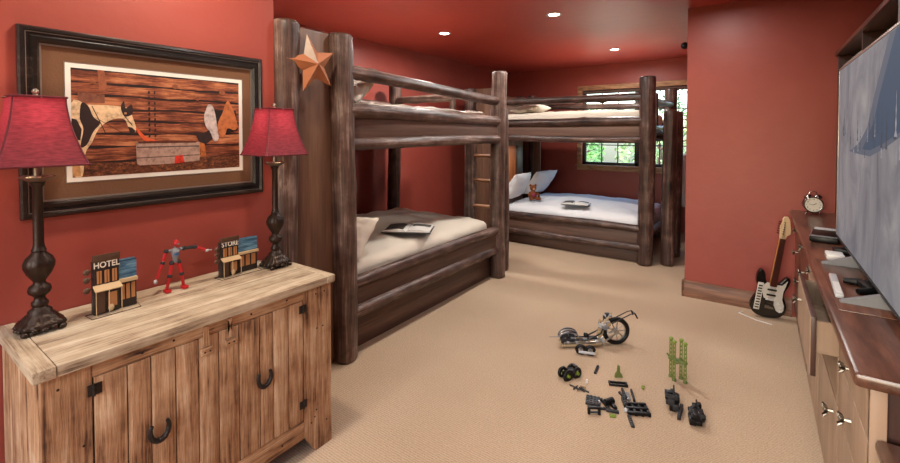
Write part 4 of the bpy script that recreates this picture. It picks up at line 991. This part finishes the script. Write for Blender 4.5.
# two black assemblies on the right
def chunk(name, loc, rz, label, sz, n, seed, mats, cat='toy part'):
    R = thing(name, label, cat, loc, rz); rnd = random.Random(seed)
    b = MB(); b.box((-sz[0]*.8, -sz[1]*.6, 0), (sz[0]*.8, sz[1]*.6, sz[2]*.45), mats[0], .003)
    for k in range(n):
        x = rnd.uniform(-sz[0], sz[0])*.85; y = rnd.uniform(-sz[1], sz[1])*.8; z = rnd.uniform(.2, .8)*sz[2]; d = rnd.uniform(.007, .016)
        if k % 3: b.box((x-d*1.3, y-d, max(0, z-d)), (x+d*1.3, y+d, z+d), rnd.choice(mats), .002)
        else: b.tube([(x, y-d*1.6, z), (x, y+d*1.6, z)], d, rnd.choice(mats), 12)
    b.build('block', R)
    b = MB()
    for k in range(6): x = -sz[0]*.8+k*sz[0]*.32; b.tube([(x, -sz[1]*.3, sz[2]*.6), (x, -sz[1]*.3, sz[2]*1.0)], .004, M_dgrey, 8)
    b.build('pins', R); return R
chunk('toy_gearbox', (-.385, 2.72, 0), math.radians(100), 'upright black toy gear assembly left of its twin, with a grey beam', (.072, .026, .09), 22, 3, [M_black, M_dgrey, M_black])
b = MB(); b.box((0, 0, 0), (.016, .12, .03), M_dgrey, .003); 
for k in range(6): b.tube([(-.001, .012+k*.019, .015), (.017, .012+k*.019, .015)], .005, M_black, 8)
tag(b.build('toy_beam', None, (-.345, 2.60, 0)), 'grey studded toy beam lying against the black gear assembly', 'toy part')
chunk('toy_engine_block', (-.262, 2.665, 0), math.radians(105), 'jagged black toy engine block, rightmost of the loose pieces', (.075, .034, .075), 26, 9, [M_black, M_black, M_dgrey])
# loose bits
def beam(a, bb_, w, h, m, label, name='toy_beam', studs=True):
    a = Vector((a[0], a[1], 0)); c_ = Vector((bb_[0], bb_[1], 0)); L = (c_-a).length
    mb = MB(); mb.box((0, -w/2, 0), (L, w/2, h), m, .002)
    if studs:
        nn = max(2, int(L/.016))
        for k in range(nn): mb.tube([((k+.5)*L/nn, 0, h), ((k+.5)*L/nn, 0, h+.003)], min(.005, w*.35), m, 8)
    o = mb.build(name, None, a, (0, 0, math.atan2((c_-a).y, (c_-a).x))); tag(o, label, 'toy part'); return o
PX = {}
import math as _m
def FL(px, py):
    """floor point seen at a place of the photograph, from the camera's own numbers"""
    f_, yaw, pit, y0, Hc = 435.0, _m.radians(35.47), _m.radians(1.31), 143.03, 1.55
    r_ = Vector((_m.cos(yaw), _m.sin(yaw), 0)); w_ = Vector((-_m.sin(yaw), _m.cos(yaw), 0)); u_ = Vector((0, 0, 1))
    Wv = w_*_m.cos(pit)-u_*_m.sin(pit); Uv = u_*_m.cos(pit)+w_*_m.sin(pit)
    d = Wv+r_*(px-450)/f_-Uv*(py-y0)/f_; t_ = -Hc/d.z; return (d.x*t_, d.y*t_)
beam(FL(595, 374), FL(598, 367), .016, .012, M_dgrey, 'short dark grey toy brick lying alone behind the white peg')
mb = MB(); mb.tube([(0, 0, 0), (0, 0, .022)], [.007, .005], M_wplastic, 10); x, y = FL(587, 383); tag(mb.build('toy_peg', None, (x, y, 0)), 'tiny white toy peg standing on the carpet', 'toy part')
x, y = FL(618.5, 377); mb = MB(); mb.prism([(-.024, 0), (.024, 0), (.02, .02), (.008, .035), (.005, .075), (-.005, .075), (-.008, .035), (-.02, .02)], -.008, .008, M_olive, 1); tag(mb.build('toy_cone', None, (x, y, 0), (0, 0, math.radians(35))), 'small olive cone-shaped toy piece standing upright', 'toy part')
x, y = FL(618, 385); mb = MB()
for q_ in ((-.055, -.02, .055, -.012), (-.055, .012, .055, .02), (-.055, -.02, -.045, .02), (.045, -.02, .055, .02)): mb.box((q_[0], q_[1], 0), (q_[2], q_[3], .014), M_black, .002)
tag(mb.build('toy_bumper', None, (x, y, 0), (0, 0, math.radians(25))), 'rectangular black toy frame with an open centre', 'toy part')
x, y = FL(643, 389); mb = MB(); mb.sph((0, 0, .012), .011, M_lime, 10); mb.tube([(0, 0, 0), (0, 0, .01)], .005, M_lime, 8); tag(mb.build('toy_bead', None, (x, y, 0)), 'tiny lime green toy knob lying apart on the right', 'toy part')
x, y = FL(577, 389); mb = MB(); mb.tube([(-.05, 0, .006), (.05, 0, .006)], .004, M_dgrey, 6); mb.tube([(-.01, -.025, .006), (-.01, .025, .006)], .004, M_dgrey, 6); mb.tube([(.01, -.02, .006), (.03, .01, .02)], .004, M_dgrey, 6); tag(mb.build('toy_cross_axle', None, (x, y, 0), (0, 0, math.radians(-10))), 'grey cross-shaped toy axle at the left of the loose pieces', 'toy part')
beam(FL(579, 388), FL(589, 393), .008, .008, M_dgrey, 'thin grey toy rod pointing away from the cross axle', studs=False, name='toy_rod')
beam(FL(580, 387), FL(586, 389), .006, .014, M_tan, 'short tan toy rod lying over the thin grey rod', studs=False, name='toy_rod')
x, y = FL(593, 402); mb = MB(); mb.box((-.04, -.04, 0), (.04, .04, .014), M_dgrey, .002)
for i in range(4):
    for j in range(4): mb.tube([(-.03+i*.02, -.03+j*.02, .014), (-.03+i*.02, -.03+j*.02, .018)], .006, M_dgrey, 8)
tag(mb.build('toy_plate', None, (x, y, 0), (0, 0, math.radians(15))), 'square grey studded toy plate among the loose pieces', 'toy part')
x, y = FL(599, 404); mb = MB(); mb.lathe([(.012, 0), (.010, .012), (.005, .02)], M_lgrey, n=12); tag(mb.build('toy_bush', None, (x, y, 0)), 'tiny pale grey toy bush beside the square plate', 'toy part')
beam(FL(601, 400), FL(610, 411), .016, .012, M_black, 'black toy beam slanting beside the square grey plate')
x, y = FL(609, 404.5); mb = MB(); mb.tube([(-.028, 0, .018), (.028, 0, .018)], .018, M_black, 14); mb.tube([(-.034, 0, .018), (.034, 0, .018)], .008, M_dgrey, 10); tag(mb.build('toy_roller', None, (x, y, 0), (0, 0, math.radians(60))), 'small black toy roller lying on its side between beams', 'toy part')
beam(FL(611, 405), FL(616, 410), .018, .018, M_black, 'stubby black toy beam right of the roller')
x, y = FL(594, 414); mb = MB(); mb.box((-.035, -.008, .03), (.035, .008, .042), M_black, .002); mb.box((-.035, -.008, 0), (-.02, .008, .03), M_black, .002); mb.box((.02, -.008, 0), (.035, .008, .03), M_black, .002); mb.box((-.02, -.006, .008), (.02, .006, .014), M_black); tag(mb.build('toy_bracket', None, (x, y, 0), (0, 0, math.radians(30))), 'black H-shaped toy bracket at the front left of the pieces', 'toy part')
beam(FL(598, 409), FL(606, 410), .012, .012, M_dgrey, 'dark grey toy beam touching the black bracket')
beam(FL(606, 411), FL(619, 413.5), .016, .014, M_dgrey, 'long dark toy beam lying behind the lime clip')
x, y = FL(612.5, 417); mb = MB(); mb.box((-.016, -.008, 0), (.016, .008, .012), M_lime, .003); mb.tube([(-.016, 0, .012), (.016, 0, .012)], .005, M_lime, 8); tag(mb.build('toy_clip', None, (x, y, 0), (0, 0, .4)), 'lime green toy clip in front of the long dark beam', 'toy part')
beam(FL(619, 393), FL(625, 399), .012, .012, M_dgrey, 'grey toy beam, leftmost of the fanned beams')
beam(FL(622, 390), FL(626.5, 400), .014, .014, M_dgrey, 'dark grey toy beam in the middle of the fanned beams')
beam(FL(626.5, 394), FL(629, 401), .022, .012, M_mgrey, 'short wide mid grey toy plate among the fanned beams')
beam(FL(631, 391), FL(634.5, 402), .012, .014, M_dgrey, 'narrow dark toy beam, rightmost of the fanned beams')
beam(FL(623, 400), FL(626, 408), .022, .022, M_black, 'thick black toy beam beside the black grid')
x, y = FL(637, 411); mb = MB()
for k in range(4): mb.box((-.06+k*.035, -.05, 0), (-.045+k*.035, .05, .018), M_black, .002)
for k in range(3): mb.box((-.06, -.05+k*.042, .004), (.06, -.036+k*.042, .022), M_black, .002)
mb.sph((-.065, -.02, .012), .012, M_lgrey, 8)
tag(mb.build('toy_grid', None, (x, y, 0), (0, 0, math.radians(28))), 'black lattice toy panel, the largest flat loose piece', 'toy part')
beam(FL(633, 428), FL(629, 417), .018, .012, M_dgrey, 'dark grey toy beam lying nearest the camera')
# white robe at the window side
rb = MB(); vs = []; n = 22
for i in range(13):
    z = .88-.78*i/12; w_ = .05+.10*(i/12)**.6
    for k in range(n): a = 2*PI*k/n; rr = w_*(1+.16*math.sin(5*a+i*.15)); vs.append((rr*math.cos(a), rr*.45*math.sin(a), z))
rb.add(vs, [(i*n+k, i*n+(k+1) % n, (i+1)*n+(k+1) % n, (i+1)*n+k) for i in range(12) for k in range(n)]+[tuple(range(n)), tuple(reversed(range(12*n, 13*n)))], M_white)
R = thing('hanging_robe', 'pale cloth robe hanging below the right end of the window', 'robe', (-.88, 7.35, .35))
rb.build('cloth', R, smooth=80)
hk = MB(); hk.tube([(0, .0, .86), (0, .04, .93), (0, .22, .93), (0, .249, .93)], .007, M_dkmetal, 8); hk.build('hook', R)

# ================================================================== outside
gm = plain('outside_lawn', '#8f9a90', .9, bump=.3, bscale=4)
o = MB(); o.box((-14, 7.9, -1.2), (10, 30, -1.1), gm); oo = o.build('lawn_ground'); oo['kind'] = 'structure'
def tree(loc, h, w, label, mleaf, seed, n=1500):
    R = thing('garden_tree', label, 'tree', loc, 0, 'trees outside the window'); rnd = random.Random(seed)
    t = MB(); t.tube([(0, 0, 0), (.05, 0, h*.5), (0, .05, h*.85)], [.12, .08, .03], plain('bark', '#4a3a30', .9), 8)
    for k in range(8): a = rnd.uniform(0, 6.28); z = h*rnd.uniform(.3, .8); t.tube([(0, 0, z), (w*.4*math.cos(a), w*.4*math.sin(a), z+.3)], [.04, .015], MATS['bark'], 6)
    t.build('trunk', R)
    vs = []; fs = []
    for k in range(n):
        u = Vector((rnd.gauss(0, 1), rnd.gauss(0, 1), rnd.gauss(0, 1))).normalized()*rnd.uniform(.5, 1)**.5
        if noise.noise(u*2.5+Vector((seed, 0, 0))) < -.12: continue
        c = Vector((u.x*w/2, u.y*w/2, h*.55+u.z*h*.45)); s_ = rnd.uniform(.05, .11)
        a = Vector((rnd.gauss(0, 1), rnd.gauss(0, 1), rnd.gauss(0, 1))).normalized(); b_ = a.orthogonal().normalized()
        i = len(vs); vs += [c+a*s_, c+b_*s_*.5, c-a*s_, c-b_*s_*.5]; fs.append((i, i+1, i+2, i+3))
    f = MB(); f.add(vs, fs, mleaf); f.build('foliage', R, smooth=0)
Lf = [plain('leaf_bright', '#63904a', .6), plain('leaf_dark', '#42683c', .6), plain('leaf_pale', '#8ba06c', .6)]
for k, (x, y, h, w_, lb) in enumerate(((-4.4, 11.5, 3.6, 2.2, 'bright green tree outside the left part of the window'), (-2.0, 11.5, 3.2, 2.2, 'dark green tree seen between the bunk rails through the window'), (.6, 12.5, 4.2, 2.4, 'pale green tree outside the right end of the window'), (-6.6, 17.5, 4.6, 3.4, 'tall dark tree far off behind the bright green one'), (1.4, 17.5, 4.4, 3.2, 'tall bright tree far off at the right outside'), (-2.4, 17, 4.2, 3.4, 'pale tree far off in the middle of the window view'))):
    tree((x, y, -1.1), h, w_, lb, Lf[(k*2+0) % 3] if k else Lf[0], k+3)
# world: soft overcast daylight
wd = bpy.data.worlds.new('World'); scn.world = wd; wd.use_nodes = True
nt = wd.node_tree; bg = nt.nodes['Background']
sky = nt.nodes.new('ShaderNodeTexSky'); sky.sky_type = 'NISHITA'; sky.sun_elevation = math.radians(40); sky.sun_rotation = math.radians(200); sky.sun_disc = False; sky.dust_density = 3; sky.air_density = 1.2
nt.links.new(sky.outputs[0], bg.inputs[0]); bg.inputs[1].default_value = 2.0

# ================================================================== camera, view
cam = bpy.data.cameras.new('Camera'); co = bpy.data.objects.new('Camera', cam); COL.objects.link(co)
cam.sensor_fit = 'HORIZONTAL'; cam.sensor_width = 36; cam.lens = 36*435/900
cam.shift_x = 0; cam.shift_y = (143.03-231.5)/900
co.location = (0, 0, 1.55); co.rotation_euler = (math.radians(90-1.31), 0, math.radians(35.47)); cam.clip_start = .05
scn.camera = co
scn.view_settings.view_transform = 'Standard'; scn.view_settings.look = 'None'; scn.view_settings.gamma = 1; scn.view_settings.use_curve_mapping = False
scn.view_settings.exposure = -0.17
cy = scn.cycles; cy.use_denoising = True; cy.max_bounces = 10; cy.diffuse_bounces = 6; cy.sample_clamp_indirect = 6
